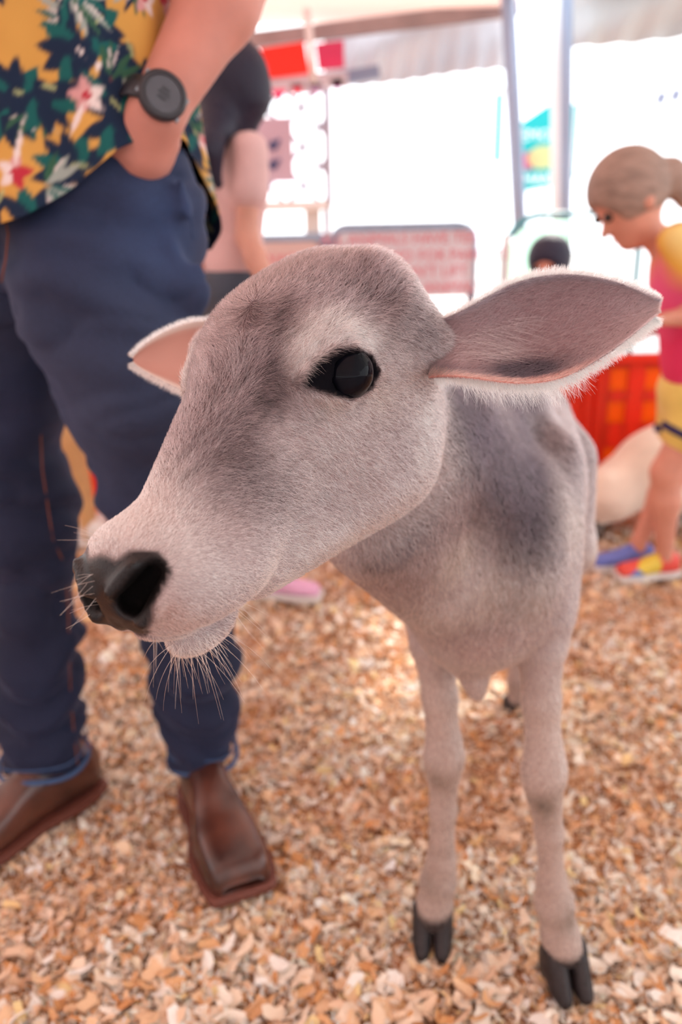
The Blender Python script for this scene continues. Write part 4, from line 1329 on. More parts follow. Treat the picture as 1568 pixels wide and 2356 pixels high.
# sleeves
for (a_, b_) in ((SHL, EL), (SHR, ELR)):
    mb = MB(); L_ = b_ - a_
    mb.tube([a_ - L_ * .06, a_ + L_ * .1, a_ + L_ * .3, a_ + L_ * .55], [.070, .076, .072, .070], 20, caps=False)
    mb.build('sleeve', mat('floral_yellow', (0.60, 0.32, 0.07, 1), rough=0.85, noise=0.6, nscale=30), man, smooth=True)

# wristwatch
wd = unit(WR - EL); wf = unit(-fwd * 0.80 + rt * 0.42 - up * 0.10); wf = unit(wf - wd * (wf @ wd)); ws = np.cross(wd, wf)
WC = P(350, 252, 0.907)
blk = mat('watch_resin', (0.018, 0.014, 0.020, 1), rough=0.45, spec=0.5)
mb = MB()
ring_o = []; V = []; m = 40
for i, (hw, ro) in enumerate(((-0.0135, .0345), (-0.0125, .0385), (0.0125, .0385), (0.0135, .0345))):
    for k in range(m):
        t = 2 * math.pi * k / m; V.append(WC + wd * hw + (wf * math.cos(t) + ws * math.sin(t)) * ro)
mb.add(V, [[a * m + k, a * m + (k + 1) % m, (a + 1) * m + (k + 1) % m, (a + 1) * m + k] for a in range(3) for k in range(m)])
watch = mb.build('wristwatch', blk, man, smooth=True); watch['label'] = 'black digital wristwatch'
def disc(c, nrm, prof, m=36, sq=0.0, name='', material=None, parent=None, smooth=False):
    a = wd; b = ws; V = []
    for (r_, h_) in prof:
        for k in range(m):
            t = 2 * math.pi * k / m; rr = r_ * (1 + sq * math.cos(8 * t))
            V.append(c + nrm * h_ + (a * math.cos(t) + b * math.sin(t)) * rr)
    n_ = len(prof)
    F = [[i * m + k, i * m + (k + 1) % m, (i + 1) * m + (k + 1) % m, (i + 1) * m + k] for i in range(n_ - 1) for k in range(m)]
    F.append([(n_ - 1) * m + k for k in range(m)]); F.append(list(range(m))[::-1])
    q = MB(); q.add(V, F); return q.build(name, material, parent, smooth)
CC = WC + wf * 0.0360
disc(CC, wf, [(.024, -.002), (.0265, .002), (.027, .009), (.0245, .0115), (.0205, .0118), (.0200, .0105)], name='watch_case', material=blk, parent=watch)
disc(CC, wf, [(.0195, .0100), (.0195, .0106)], name='watch_face', material=mat('lcd_grey', (0.065, 0.06, 0.075, 1), rough=0.15, spec=0.6), parent=watch)
q = MB(); RB = np.stack([wd, ws, wf]).T
for dz, w_ in ((0.0045, .010), (-0.001, .014), (-0.006, .009)): q.box(CC + wf * .0109 + wd * dz, (0.0022, w_, .0004), RB)
q.build('watch_display', mat('lcd_seg', (0.015, 0.015, 0.02, 1), rough=0.3), watch)
for sx in (-1, 1):
    for sy in (-1, 1): q = MB(); q.box(CC + wd * .012 * sx + ws * .0245 * sy + wf * .005, (.005, .004, .004), RB); q.build('watch_button', mat('steel_dull', (0.3, 0.3, 0.33, 1), rough=0.3, metal=1.0), watch)

# boots
lea = bpy.data.materials.new('boot_leather'); lea.use_nodes = True
_n = lea.node_tree.nodes; _l = lea.node_tree.links; _b = _n['Principled BSDF']; _b.inputs['Roughness'].default_value = 0.28; _b.inputs['Specular IOR Level'].default_value = 0.7
_t = _n.new('ShaderNodeTexCoord'); _w = _n.new('ShaderNodeTexNoise'); _w.inputs['Scale'].default_value = 18; _w.inputs['Detail'].default_value = 5; _l.new(_t.outputs['Object'], _w.inputs[0])
_r = _n.new('ShaderNodeValToRGB'); _r.color_ramp.elements[0].position = .35; _r.color_ramp.elements[1].position = .7
_r.color_ramp.elements[0].color = (0.040, 0.012, 0.009, 1); _r.color_ramp.elements[1].color = (0.13, 0.038, 0.022, 1); _l.new(_w.outputs['Fac'], _r.inputs[0]); _l.new(_r.outputs[0], _b.inputs['Base Color'])
_v = _n.new('ShaderNodeTexVoronoi'); _v.inputs['Scale'].default_value = 120; _v.feature = 'DISTANCE_TO_EDGE'; _l.new(_t.outputs['Object'], _v.inputs[0])
_bp = _n.new('ShaderNodeBump'); _bp.inputs['Strength'].default_value = .25; _bp.inputs['Distance'].default_value = .002; _l.new(_v.outputs['Distance'], _bp.inputs['Height']); _l.new(_bp.outputs[0], _b.inputs['Normal'])
solem = mat('boot_sole', (0.16, 0.050, 0.035, 1), rough=0.55)
bd = unit((0.068, -0.16, 0))
shoe(man, (-0.230, 1.092), bd, 0.280, 0.112, 0.096, lea, solem, name='boot', toe_sq=4.2, shaft=0, creases=0.0016)
shoe(man, (-0.478, 1.105), unit((-0.66, -0.75, 0)), 0.290, 0.104, 0.098, lea, solem, name='boot', toe_sq=4.0, shaft=0, creases=0.0014)
# ------------------------------------------------------------------ people behind
def figure(loc, label, J, skin, top_m, bot_m, shoe_m, sole_m, hair_m_, face, headr, name='person', sleeve=0.55, short=0.45, res=0.011, sc=1.0, hair_fn=None, hem=None, handpalm=None):
    """J holds the joints in world space; clothing and shoes are children of the person"""
    root = empty(name, loc, label, 'person')
    S = SDF(); T = SDF(); B = SDF()
    r = sc
    S.u(cone(J['neck'] - V3(0, 0, .04) * sc, J['head'] - unit(face) * .01 - V3(0, 0, .05) * sc, .042 * r, .040 * r), .02)
    R = head_sdf(S, J['head'], face, J.get('up', V3(0, 0, 1)), headr)
    mid = (J['hip'][0] + J['hip'][1]) / 2; sh = (J['sh'][0] + J['sh'][1]) / 2
    ax_ = unit(J['sh'][1] - J['sh'][0]); wsh = np.linalg.norm(J['sh'][1] - J['sh'][0]) / 2
    tu = unit(sh - mid); tf = np.cross(ax_, tu); RR = np.stack([ax_, tf, tu]); Lt = np.linalg.norm(sh - mid)
    for X, g in ((S, -0.012 * sc), (T, 0.0)):
        X.u(ell(mid + tu * Lt * .72, (wsh * 1.02 + g, wsh * .62 + g, Lt * .42), RR), .03)
        X.u(ell(mid + tu * Lt * .25, (wsh * .90 + g, wsh * .58 + g, Lt * .40), RR), .03)
    S.u(ell(mid - tu * .02, (wsh * .88, wsh * .62, .09 * sc), RR), .03)
    for k in (0, 1):
        a, e, w = J['sh'][k], J['el'][k], J['wr'][k]
        S.u(cone(a, e, .038 * r, .031 * r), .02); S.u(cone(e, e + (w - e) * .35, .031 * r, .032 * r), .015); S.u(cone(e + (w - e) * .35, w, .032 * r, .021 * r), .015)
        dirw = unit(w - e); hand(S, w, dirw, J.get('palm', [V3(0, 0, -1)] * 2)[k], .78 * sc, curl=.3)
        T.u(cone(a - (e - a) * .02, a + (e - a) * sleeve, .050 * r, .056 * r), .03)
        h, kn, an = J['hip'][k], J['kn'][k], J['an'][k]
        S.u(cone(h, kn, .068 * r, .045 * r), .02); S.u(cone(kn, kn + (an - kn) * .33, .045 * r, .048 * r), .02); S.u(cone(kn + (an - kn) * .33, an, .048 * r, .027 * r), .02)
        S.u(cone(an, V3(an[0], an[1], .035), .027 * r, .030 * r), .01)
        if short <= 1: B.u(cone(h, h + (kn - h) * short, .084 * r, .080 * r), .03)
        else: B.u(cone(h, kn, .082 * r, .060 * r), .03); B.u(cone(kn, kn + (an - kn) * (short - 1), .060 * r, .056 * r), .03)
        d = J['toe'][k]
        shoe(root, (an[0], an[1]), d, .215 * sc, .085 * sc, .075 * sc, shoe_m[k], sole_m, name='shoe', toe_sq=2.4)
    B.u(ell(mid + tu * .01, (wsh * .98, wsh * .72, .11 * sc), RR), .03)
    zb = (mid + tu * (hem if hem is not None else 0.02))
    T.ops.append(('s', ((lambda p: (p - zb) @ tu), V3(-99, -99, -99), V3(99, 99, 99)), .01))
    vv, ff = S.mesh(res); mesh_np('body', vv, ff, root, skin)
    vv, ff = T.mesh(res); to = mesh_np('shirt', vv, ff, root, top_m)
    vv, ff = B.mesh(res); bo = mesh_np('shorts' if short <= 1 else 'trousers', vv, ff, root, bot_m)
    for k in (-1, 1):
        q = J['head'] + R[0] * headr * .74 + R[2] * headr * .05 + R[1] * k * headr * .28
        v_, f_ = uvs(q, headr * .11, R[0], 12, 8); mesh_np('eye', np.array(v_), np.array(f_), root, mat('eye_brown', (.03, .02, .015, 1), rough=.1))
    return root, to, bo, R


cloth = lambda n, c, **k: mat(n, (*c, 1), rough=.9, spec=.15, sheen=.2, noise=.08, nscale=14, bump=.3, bscale=30, **k)
sk1 = skin_mat('skin_tan', (0.62, 0.31, 0.24)); sk2 = skin_mat('skin_fair', (0.66, 0.30, 0.22)); sk3 = skin_mat('skin_gold', (0.62, 0.36, 0.16))
rub = mat('rubber_white', (.75, .72, .70, 1), rough=.6)

# -- teenager with long dark hair behind the man
Yw = 2.02
hd_c = PY(527, 218, Yw)
fw = unit((-0.85, 0.35, -0.10))
shc = PY(545, 335, Yw) ; s_ax = unit((0.45, -0.85, 0))
hpc = PY(535, 640, Yw)
J = dict(head=hd_c, neck=(hd_c + shc) / 2 + V3(0, 0, .005), sh=[shc - s_ax * .125, PY(575, 350, Yw - .10)], hip=[hpc - s_ax * .07 - V3(0, 0, .05), hpc + s_ax * .07 - V3(0, 0, .05)],
         el=[PY(480, 560, Yw + .15), PY(568, 545, Yw - .12)], wr=[PY(430, 650, Yw - .05), PY(628, 690, Yw - .22)],
         kn=[V3(-.28, 2.05, .44), V3(-.20, 1.93, .43)], an=[V3(-.27, 2.12, .075), V3(-.19, 1.93, .075)], toe=[(-.5, .8), (0.95, -0.15)], palm=[V3(0, 0, -1), V3(-1, 0, 0)])
pinkshoe = cloth('canvas_pink', (.75, .42, .62)); tee = cloth('tee_blush', (.70, .46, .46))
wroot, _, _, R_ = figure((-0.24, 2.02, 0), 'girl with long dark hair in a pale blush t-shirt turned away behind the man', J, sk1, tee, cloth('shorts_charcoal', (.055, .07, .10)), [pinkshoe, pinkshoe], rub, None, fw, .105, sc=.82, sleeve=.45)
hs = SDF(); c = hd_c
hs.u(ell(c + R_[2] * .026 - R_[0] * .006, (.094, .082, .094), R_), .02); hs.s(ell(c + R_[0] * .105 - R_[2] * .035, (.055, .08, .085), R_), .01)
hs.u(cone(c - R_[0] * .040 - V3(0, 0, .02), c - R_[0] * .030 - V3(0, 0, .07), .055, .035), .03)
hs.u(cone(c - V3(0, 0, .07) + rt * -.02 - fwd * .05, PY(478, 345, Yw - .15), .045, .028), .03); hs.u(cone(PY(478, 345, Yw - .15), PY(502, 425, Yw - .14), .028, .012), .03)
vv, ff = hs.mesh(.009); mesh_np('hair', vv, ff, wroot, mat('hair_dark', (.012, .010, .030, 1), rough=.6, bump=.5, bscale=160, stretch=(1, 1, .15)))

# -- girl in tie-dye leaning in at the right
Yg = 2.04
hc = PY(1452, 462, Yg); fg = unit((-0.86, -0.10, -0.58)); ug = unit((-0.45, 0, 0.9))
sh1 = PY(1552, 560, Yg - .10); sh0 = PY(1568, 560, Yg + .14)
hp_ = PY(1610, 905, Yg)
J = dict(head=hc, up=ug, neck=PY(1528, 535, Yg), sh=[sh0, sh1], hip=[hp_ + V3(-.01, .07, 0), hp_ + V3(-.01, -.07, 0)],
         el=[PY(1590, 720, Yg + .15), PY(1632, 720, Yg - .12)], wr=[PY(1500, 760, Yg + .12), PY(1520, 735, Yg - .12)],
         kn=[PY(1555, 1080, Yg + .05), PY(1530, 1085, Yg - .06)], an=[V3(.83, 2.08, .075), PY(1528, 1275, Yg - .03)], toe=[(-1, -.10), (-1, -.12)], palm=[V3(0, 0, -1)] * 2)
td = bpy.data.materials.new('tie_dye'); td.use_nodes = True
_n = td.node_tree.nodes; _l = td.node_tree.links; _b = _n['Principled BSDF']; _b.inputs['Roughness'].default_value = .9
_t = _n.new('ShaderNodeTexCoord'); _w = _n.new('ShaderNodeTexNoise'); _w.inputs['Scale'].default_value = 4.2; _w.inputs['Detail'].default_value = 1.0; _w.inputs['Distortion'].default_value = .6
_mp = _n.new('ShaderNodeMapping'); _mp.inputs['Rotation'].default_value = (0, .7, 0); _mp.inputs['Scale'].default_value = (1.5, .7, .7); _mp.inputs['Location'].default_value = (.33, 0, .1)
_l.new(_t.outputs['Object'], _mp.inputs[0]); _l.new(_mp.outputs[0], _w.inputs[0])
_r = _n.new('ShaderNodeValToRGB'); e = _r.color_ramp.elements; e[0].position = .40; e[0].color = (.72, .03, .12, 1); e[1].position = .62; e[1].color = (.80, .62, .25, 1)
x = e.new(.47); x.color = (.80, .10, .25, 1); x = e.new(.53); x.color = (.78, .42, .06, 1)
_l.new(_w.outputs['Fac'], _r.inputs[0]); _l.new(_r.outputs[0], _b.inputs['Base Color'])
shoeb = cloth('mesh_blue', (.16, .20, .55)); shoec = bpy.data.materials.new('shoe_multicolour'); shoec.use_nodes = True
_n = shoec.node_tree.nodes; _l = shoec.node_tree.links; _b = _n['Principled BSDF']; _t = _n.new('ShaderNodeTexCoord'); _w = _n.new('ShaderNodeTexVoronoi'); _w.inputs['Scale'].default_value = 16; _l.new(_t.outputs['Object'], _w.inputs[0])
_r = _n.new('ShaderNodeValToRGB'); _r.color_ramp.interpolation = 'CONSTANT'; e = _r.color_ramp.elements; e[0].color = (.75, .08, .06, 1); e[1].position = .35; e[1].color = (.75, .55, .06, 1); x = e.new(.6); x.color = (.25, .18, .30, 1); x = e.new(.8); x.color = (.10, .22, .60, 1)
_sx = _n.new('ShaderNodeSeparateColor'); _l.new(_w.outputs['Color'], _sx.inputs[0]); _l.new(_sx.outputs[0], _r.inputs[0]); _l.new(_r.outputs[0], _b.inputs['Base Color'])
groot, gt, gb, R_ = figure((.93, 2.04, 0), 'girl with a blond ponytail and pink and yellow tie-dye top leaning in at the right', J, sk2, td, cloth('shorts_yellow', (.80, .60, .16)), [shoeb, shoec], rub, None, fg, .105, sc=.80, sleeve=.45, short=.45)
hs = SDF()
hs.u(ell(hc + R_[2] * .030 - R_[0] * .006, (.100, .084, .096), R_), .02); hs.s(ell(hc + R_[0] * .105 - R_[2] * .035, (.060, .08, .080), R_), .01); hs.s(ell(hc - R_[2] * .085 + R_[0] * .02, (.08, .10, .06), R_), .01)
hs.u(cone(PY(1500, 405, Yg), PY(1540, 400, Yg), .026, .034), .012); hs.u(cone(PY(1540, 400, Yg), PY(1572, 465, Yg), .034, .018), .02)
vv, ff = hs.mesh(.009); ho = mesh_np('hair', vv, ff, groot, mat('hair_blond', (.33, .22, .18, 1), rough=.6, bump=.5, bscale=160, noise=.25, nscale=60, stretch=(.2, 1, 1)))
mb = MB(); cbd = PY(1503, 403, Yg); mb.tube([cbd - V3(.008, 0, 0), cbd + V3(.006, 0, .001)], .034, 16); mb.build('hair_tie', mat('tie_navy', (.03, .05, .16, 1)), groot, smooth=True)
mb = MB()   # navy trim at the hem of the shorts
for k in (0, 1):
    h, kn = J['hip'][k], J['kn'][k]; a = h + (kn - h) * .44; b = h + (kn - h) * .53; mb.tube([a, b], [.0685, .068], 20)
mb.build('shorts_trim', mat('trim_navy', (.03, .022, .09, 1), rough=.8), groot, smooth=True)

# -- toddler behind the near ear
Yk = 2.95; hc = PY(1262, 612, Yk)
J = dict(head=hc, neck=hc - V3(0, 0, .105), sh=[hc + V3(.105, 0, -.15), hc + V3(-.105, 0, -.15)], hip=[V3(hc[0] + .05, Yk, .36), V3(hc[0] - .05, Yk, .36)],
         el=[V3(hc[0] + .14, Yk - .03, .50), V3(hc[0] - .14, Yk - .03, .50)], wr=[V3(hc[0] + .10, Yk - .13, .42), V3(hc[0] - .10, Yk - .13, .42)],
         kn=[V3(hc[0] + .05, Yk - .01, .21), V3(hc[0] - .05, Yk - .01, .21)], an=[V3(hc[0] + .055, Yk, .06), V3(hc[0] - .055, Yk, .06)], toe=[(0.1, -1), (-.1, -1)])
kroot, _, _, R_ = figure((hc[0], Yk, 0), 'small dark-haired child standing behind the calf\'s big ear by the arched gate', J, sk2, cloth('tee_white', (.7, .7, .72)), cloth('shorts_blue', (.05, .08, .2)), [rub, rub], rub, None, (-0.45, -0.88, -0.2), .092, sc=.60)
hs = SDF(); hs.u(ell(hc + R_[2] * .026 - R_[0] * .010, (.088, .078, .084), R_), .02); hs.s(ell(hc + R_[0] * .09 - R_[2] * .03, (.045, .07, .07), R_), .01)
vv, ff = hs.mesh(.009); mesh_np('hair', vv, ff, kroot, mat('hair_black', (.022, .022, .05, 1), rough=.6, bump=.5, bscale=160))

# -- grown-up in grey cut-off trousers almost hidden behind the man
Ym = 2.42; xk = PY(185, 1100, Ym)[0]
J = dict(head=V3(xk - .03, Ym, 1.50), neck=V3(xk - .03, Ym, 1.36), sh=[V3(xk - .03, Ym + .16, 1.30), V3(xk - .03, Ym - .16, 1.30)], hip=[V3(xk - .02, Ym + .08, .82), V3(xk - .02, Ym - .08, .82)],
         el=[V3(xk - .08, Ym + .2, 1.05), V3(xk - .08, Ym - .2, 1.05)], wr=[V3(xk - .02, Ym + .2, .84), V3(xk - .02, Ym - .2, .84)],
         kn=[V3(xk - .05, Ym + .08, .45), V3(xk - .015, Ym - .06, .45)], an=[V3(xk - .12, Ym + .1, .08), PY(198, 1165, Ym - .06)], toe=[(1, -.1), (1, -.35)])
figure((xk, Ym, 0), 'person in grey knee-length trousers and white shoes glimpsed between the man\'s legs', J, sk3, cloth('tee_grey', (.4, .4, .42)), cloth('trousers_grey', (.36, .34, .33)), [rub, rub], rub, None, (1, 0, 0), .112, sc=1.0, short=1.08)

# ------------------------------------------------------------------ cream goat behind the calf
goat = empty('goat', (.80, 2.36, 0), 'cream goat standing behind the calf in front of the red barrier', 'goat')
S = SDF(); g = lambda px, py, dy=0: PY(px, py, 2.36 + dy)
S.u(cone(g(1400, 1140), g(1500, 1075, .05), .085, .105), .05); S.u(cone(g(1500, 1075, .05), g(1570, 1020, .10), .105, .10), .05)
S.u(cone(g(1400, 1130), g(1345, 1130, -.02), .07, .045), .04)      # neck lowered toward the litter
S.u(cone(g(1345, 1130, -.02), g(1318, 1180, -.05), .045, .028), .03)  # head
for px, dy in ((1385, -.04), (1400, .07), (1560, .0), (1575, .12)):
    a = g(px, 1140, dy); S.u(cone(a, V3(a[0], a[1], .18), .050, .026), .03); S.u(cone(V3(a[0], a[1], .18), V3(a[0] - .005, a[1], .05), .026, .019), .02)
S.u(cone(g(1328, 1120, -.06), g(1318, 1128, -.13), .014, .006), .01); S.u(cone(g(1328, 1115, .02), g(1320, 1120, .08), .014, .006), .01)
S.u(cone(g(1588, 1000, .1), g(1605, 985, .12), .02, .010), .02)
vv, ff = S.mesh(.011); mesh_np('body', vv, ff, goat, mat('goat_cream', (.88, .72, .60, 1), rough=.9, noise=.12, nscale=9, bump=.5, bscale=140, sheen=.4))
hm = mat('hoof_grey', (.12, .10, .09, 1))
for px, dy in ((1385, -.04), (1400, .07), (1560, .0), (1575, .12)):
    a = g(px, 1140, dy); mb = MB(); mb.tube([V3(a[0] - .008, a[1], .055), V3(a[0] - .014, a[1], .002)], [.020, .026], 12); mb.build('hoof', hm, goat, smooth=True)
for dy in (-.075, .0):
    v_, f_ = uvs(g(1330, 1140, dy - .005), .008, V3(0, -1, 0), 10, 8); mesh_np('eye', np.array(v_), np.array(f_), goat, mat('eye_amber', (.15, .08, .02, 1), rough=.1))

# ------------------------------------------------------------------ red plastic barrier along the back of the pen
redp = mat('plastic_red', (.95, .11, .05, 1), rough=.45, trans=.72); orp = mat('plastic_orange', (.98, .26, .02, 1), rough=.45, trans=.75)
YB = 2.66
x0 = -1.62; wP = .78; names = ['behind the man\'s legs at the far left', 'behind the girl in the blush t-shirt', 'behind the calf\'s head', 'behind the calf\'s back', 'behind the tie-dye girl at the right']
xr = PY(1367, 900, YB)[0]
starts = [xr + wP * k for k in (-4, -3, -2, -1, 0)]; starts = [xr - 4 * wP, xr - 3 * wP, xr - 2 * wP, xr - wP, xr]
for k, xs in enumerate(starts):
    e_ = empty('barrier_panel', (xs + wP / 2, YB, 0), 'red plastic barrier panel with orange windows ' + names[k], 'barrier', 'red barrier panels')
    f = MB(); w = wP - .012; h = .515
    for z in (.012, h - .012): f.box((xs + w / 2, YB, z), (w, .045, .024))
    for xx in (xs + .012, xs + w - .012): f.box((xx, YB, h / 2), (.024, .045, h - .04))
    f.build('frame', redp, e_)
    cw = .062; xp = [xs + .045 + i * .118 + (i // 1) * 0 for i in range(6)]; zp = [.045, .135, .285, .395]; zh = [.065, .065, .075, .075]
    edges = [xs + .024] + [v for a in xp for v in (a, a + cw)] + [xs + w - .024]
    for i in range(0, len(edges), 2):
        if edges[i + 1] > edges[i]: q = MB(); q.box(((edges[i] + edges[i + 1]) / 2, YB, h / 2), (edges[i + 1] - edges[i], .022, h - .048)); q.build('slat', redp, e_)
    for xa in xp:
        z_prev = .024
        for z, hh in zip(zp, zh):
            q = MB(); q.box((xa + cw / 2, YB, z + hh / 2), (cw, .008, hh)); q.build('window', orp, e_)
            q = MB(); q.box((xa + cw / 2, YB, (z_prev + z) / 2), (cw, .020, z - z_prev)); q.build('crossbar', redp, e_); z_prev = z + hh
        q = MB(); q.box((xa + cw / 2, YB, (z_prev + h - .024) / 2), (cw, .020, h - .024 - z_prev)); q.build('crossbar', redp, e_)

# ------------------------------------------------------------------ steel pen panels with sign boards
steel = mat('galvanised_steel', (.30, .38, .50, 1), rough=.45, metal=.5, noise=.1, nscale=20)
teal = mat('paint_teal', (.06, .30, .36, 1), rough=.4); whitep = mat('paint_white', (.8, .8, .8, 1), rough=.5)
def arc(c, r, a0, a1, n=8): return [V3(c[0] + r * math.cos(a), c[1], c[2] + r * math.sin(a)) for a in np.linspace(a0, a1, n)]
def panel(x0, x1, Y, top, label, m, r=.018, rad=.12, left=True, right=True, bars=(.12, .30, .47), cat='gate'):
    e_ = empty('pen_panel', ((x0 + x1) / 2, Y, 0), label, cat)
    pts = [V3(x0, Y, .02)] + (arc((x0 + rad, Y, top - rad), rad, math.pi, math.pi / 2) if left else [V3(x0, Y, top)]) + (arc((x1 - rad, Y, top - rad), rad, math.pi / 2, 0) if right else [V3(x1, Y, top)]) + [V3(x1, Y, .02)]
    q = MB(); q.tube(pts, r, 10); q.build('frame', m, e_, smooth=True)
    for z in bars: q = MB(); q.tube([V3(x0, Y, z), V3(x1, Y, z)], r * .7, 8); q.build('rail', m, e_, smooth=True)
    return e_
pA0 = PY(765, 525, 3.0); pA1 = PY(1090, 520, 3.0)
panel(pA0[0], pA1[0], 3.02, pA1[2] + .0, 'low steel pen panel with rounded corners carrying the wide red-lettered sign', steel, rad=.05)
pB1 = PY(742, 550, 3.0); pB0 = PY(380, 560, 3.0)
panel(pB0[0], pB1[0], 3.02, pB1[2], 'low steel pen panel behind the blush t-shirt with a half-hidden sign', steel, rad=.03)

def text_mesh(txt, size, loc, material, parent, name='lettering', depth=.001, align='CENTER'):
    cu = bpy.data.curves.new(name, 'FONT'); cu.body = txt; cu.size = size; cu.extrude = depth; cu.align_x = align; cu.align_y = 'CENTER'; cu.resolution_u = 2
    tmp = bpy.data.objects.new(name, cu); COL.objects.link(tmp)
    dg = bpy.context.evaluated_depsgraph_get(); me = bpy.data.meshes.new_from_object(tmp.evaluated_get(dg))
    bpy.data.objects.remove(tmp)
    o = link(name, me, None, material, smooth=False)
    o.matrix_world = Matrix.Translation(Vector(loc)) @ Matrix.Rotation(math.pi / 2, 4, 'X')
    o.parent = parent; o.matrix_parent_inverse = Matrix.Translation(-parent.location)
    return o
def board(x0, x1, z0, z1, Y, label, m, lines, lm, name='sign_board', th=.008, size=None, cat='sign'):
    e_ = empty(name, ((x0 + x1) / 2, Y, z0), label, cat)
    q = MB(); R_ = []; rad = .03; c = [(x1 - rad, z1 - rad, 0), (x0 + rad, z1 - rad, 90), (x0 + rad, z0 + rad, 180), (x1 - rad, z0 + rad, 270)]
    for cx, cz, a0 in c:
        for a in np.linspace(a0, a0 + 90, 6): R_.append((cx + rad * math.cos(math.radians(a)), cz + rad * math.sin(math.radians(a))))
    N = len(R_); q.add([(x, Y - th / 2, z) for x, z in R_] + [(x, Y + th / 2, z) for x, z in R_], [list(range(N)), list(range(N, 2 * N))[::-1]] + [[i, i + N, (i + 1) % N + N, (i + 1) % N] for i in range(N)])
    q.build('board', m, e_)
    for (t, fx, fz, s) in lines:
        text_mesh(t, s, (x0 + (x1 - x0) * fx, Y - th / 2 - .0012, z0 + (z1 - z0) * fz), lm, e_)
    return e_
vin = mat('sign_vinyl', (.80, .76, .80, 1), rough=.5, trans=.35); redi = mat('ink_red', (.72, .20, .25, 1), rough=.6)
b0 = PY(772, 528, 2.98); b1 = PY(1086, 680, 2.98)
board(b0[0], b1[0], b1[2], PY(1000, 530, 2.98)[2], 2.985, 'wide pale sign with four lines of red capitals on the pen panel', vin,
      [('ALL ANIMALS HAVE TEETH', .52, .88, .052), ('UNATTENDED FOR PARENTS', .56, .62, .052), ("PLEASE DON'T LIFT", .50, .38, .052), ('OR FEED THE ANIMALS', .52, .13, .052)], redi)
b2 = PY(605, 552, 2.98); b3 = PY(740, 690, 2.98)
board(b2[0] - .25, b3[0], b3[2], PY(700, 556, 2.98)[2], 2.985, 'pale sign with red capitals half hidden behind the calf\'s head', mat('sign_vinyl_warm', (.84, .66, .62, 1), rough=.5, trans=.3), [('PLEASE WASH', .5, .70, .055), ('YOUR HANDS', .5, .35, .055)], redi)

# arched teal gate with green mesh sheet
Ya = 3.25; a0 = PY(1152, 700, Ya); a1 = PY(1240, 500, Ya); a2 = PY(1326, 492, Ya)
ga = panel(a0[0], a2[0] + .25, Ya, a2[2], 'arched teal gate with pale green mesh behind the small child', teal, r=.012, rad=.15, right=False)
q = MB(); top = a2[2] - .02; pts = [(a0[0] + .02, .25), (a2[0] - .005, .25), (a2[0] - .005, top)] + [(a0[0] + .17 + .15 * math.cos(a), top - .15 + .15 * math.sin(a)) for a in np.linspace(math.pi / 2, math.pi, 8)]
N = len(pts); q.add([(x, Ya + .03, z) for x, z in pts] + [(x, Ya + .034, z) for x, z in pts], [list(range(N)), list(range(N, 2 * N))[::-1]] + [[i, i + N, (i + 1) % N + N, (i + 1) % N] for i in range(N)])
q.build('mesh_sheet', mat('mesh_green', (.66, .88, .80, 1), rough=.8, trans=.85), ga)
q = MB(); q.box(((PY(1160, 600, Ya)[0]), Ya - .02, .45), (.028, .02, .9)); q.build('gate_post', whitep, ga)

# ------------------------------------------------------------------ tent: poles, eave beams, canopy, valances
def pole(px0, py0, px1, py1, Y, r, label, m, z0=0.0, ztop=None):
    a = PY(px0, py0, Y); b = PY(px1, py1, Y); d = (a - b) / (a[2] - b[2]); bot = b + d * (z0 - b[2]); top = a if ztop is None else b + d * (ztop - b[2])
    e_ = empty('tent_pole', (bot[0], bot[1], 0), label, 'pole')
    q = MB(); q.tube([bot + V3(0, 0, .012), top], r, 14); q.build('tube', m, e_, smooth=True)
    q = MB(); q.box((bot[0], bot[1], .007), (.16, .16, .014)); q.build('base_plate', m, e_)
    return e_
pm = mat('pole_bluegrey', (.30, .37, .52, 1), rough=.4, metal=.3)
pole(1168, 0, 1192, 470, 5.6, .045, 'blue-grey tent pole left of the open sky gap', pm, ztop=2.42)
pole(1303, 0, 1300, 470, 5.4, .036, 'blue-grey tent pole between the green sign and the tie-dye girl', pm, ztop=2.45)
pole(1283, 0, 1284, 470, 5.9, .05, 'white tent pole just behind the blue-grey one', whitep, ztop=2.5)
pole(1010, 0, 1012, 200, 5.95, .008, 'thin hanging cable before the valance', mat('cable_grey', (.5, .5, .5, 1)), z0=2.0, ztop=2.5) if False else None

canvas = mat('canopy_cream', (.90, .76, .72, 1), rough=.9, trans=.45, noise=.04, nscale=3, bump=.2, bscale=6)
canvas2 = mat('canopy_grey', (.78, .78, .77, 1), rough=.9, trans=.40, noise=.05, nscale=3, bump=.2, bscale=6)
def roof(x0, x1, y0, y1, z0, zr, name, label, m, vmax=1.0):
    """gable bay: eave at y1 and y0 (height z0), ridge in the middle (height zr), cloth sagging between"""
    nx_, ny_ = 24, 24; V = []
    for t in (0, .012):
        for i in range(nx_ + 1):
            for j in range(ny_ + 1):
                v = j / ny_ * vmax; y = y0 + (y1 - y0) * v; z = z0 + (zr - z0) * (1 - abs(2 * v - 1)) - .05 * math.sin(math.pi * i / nx_) * math.sin(2 * math.pi * v) ** 2
                V.append((x0 + (x1 - x0) * i / nx_, y, z + t))
    M = (nx_ + 1) * (ny_ + 1); F = []
    for i in range(nx_):
        for j in range(ny_):
            a = i * (ny_ + 1) + j; F.append([a, a + 1, a + ny_ + 2, a + ny_ + 1]); F.append([a + M, a + M + ny_ + 1, a + M + ny_ + 2, a + M + 1])
    o = mesh_np(name, np.array(V), np.array(F), None, m); tag(o, label, kind='structure'); return o
eaz = PY(900, 62, 6.0)[2]
xg0 = PY(1172, 20, 6.0)[0]; xg1 = PY(1322, 20, 6.0)[0]
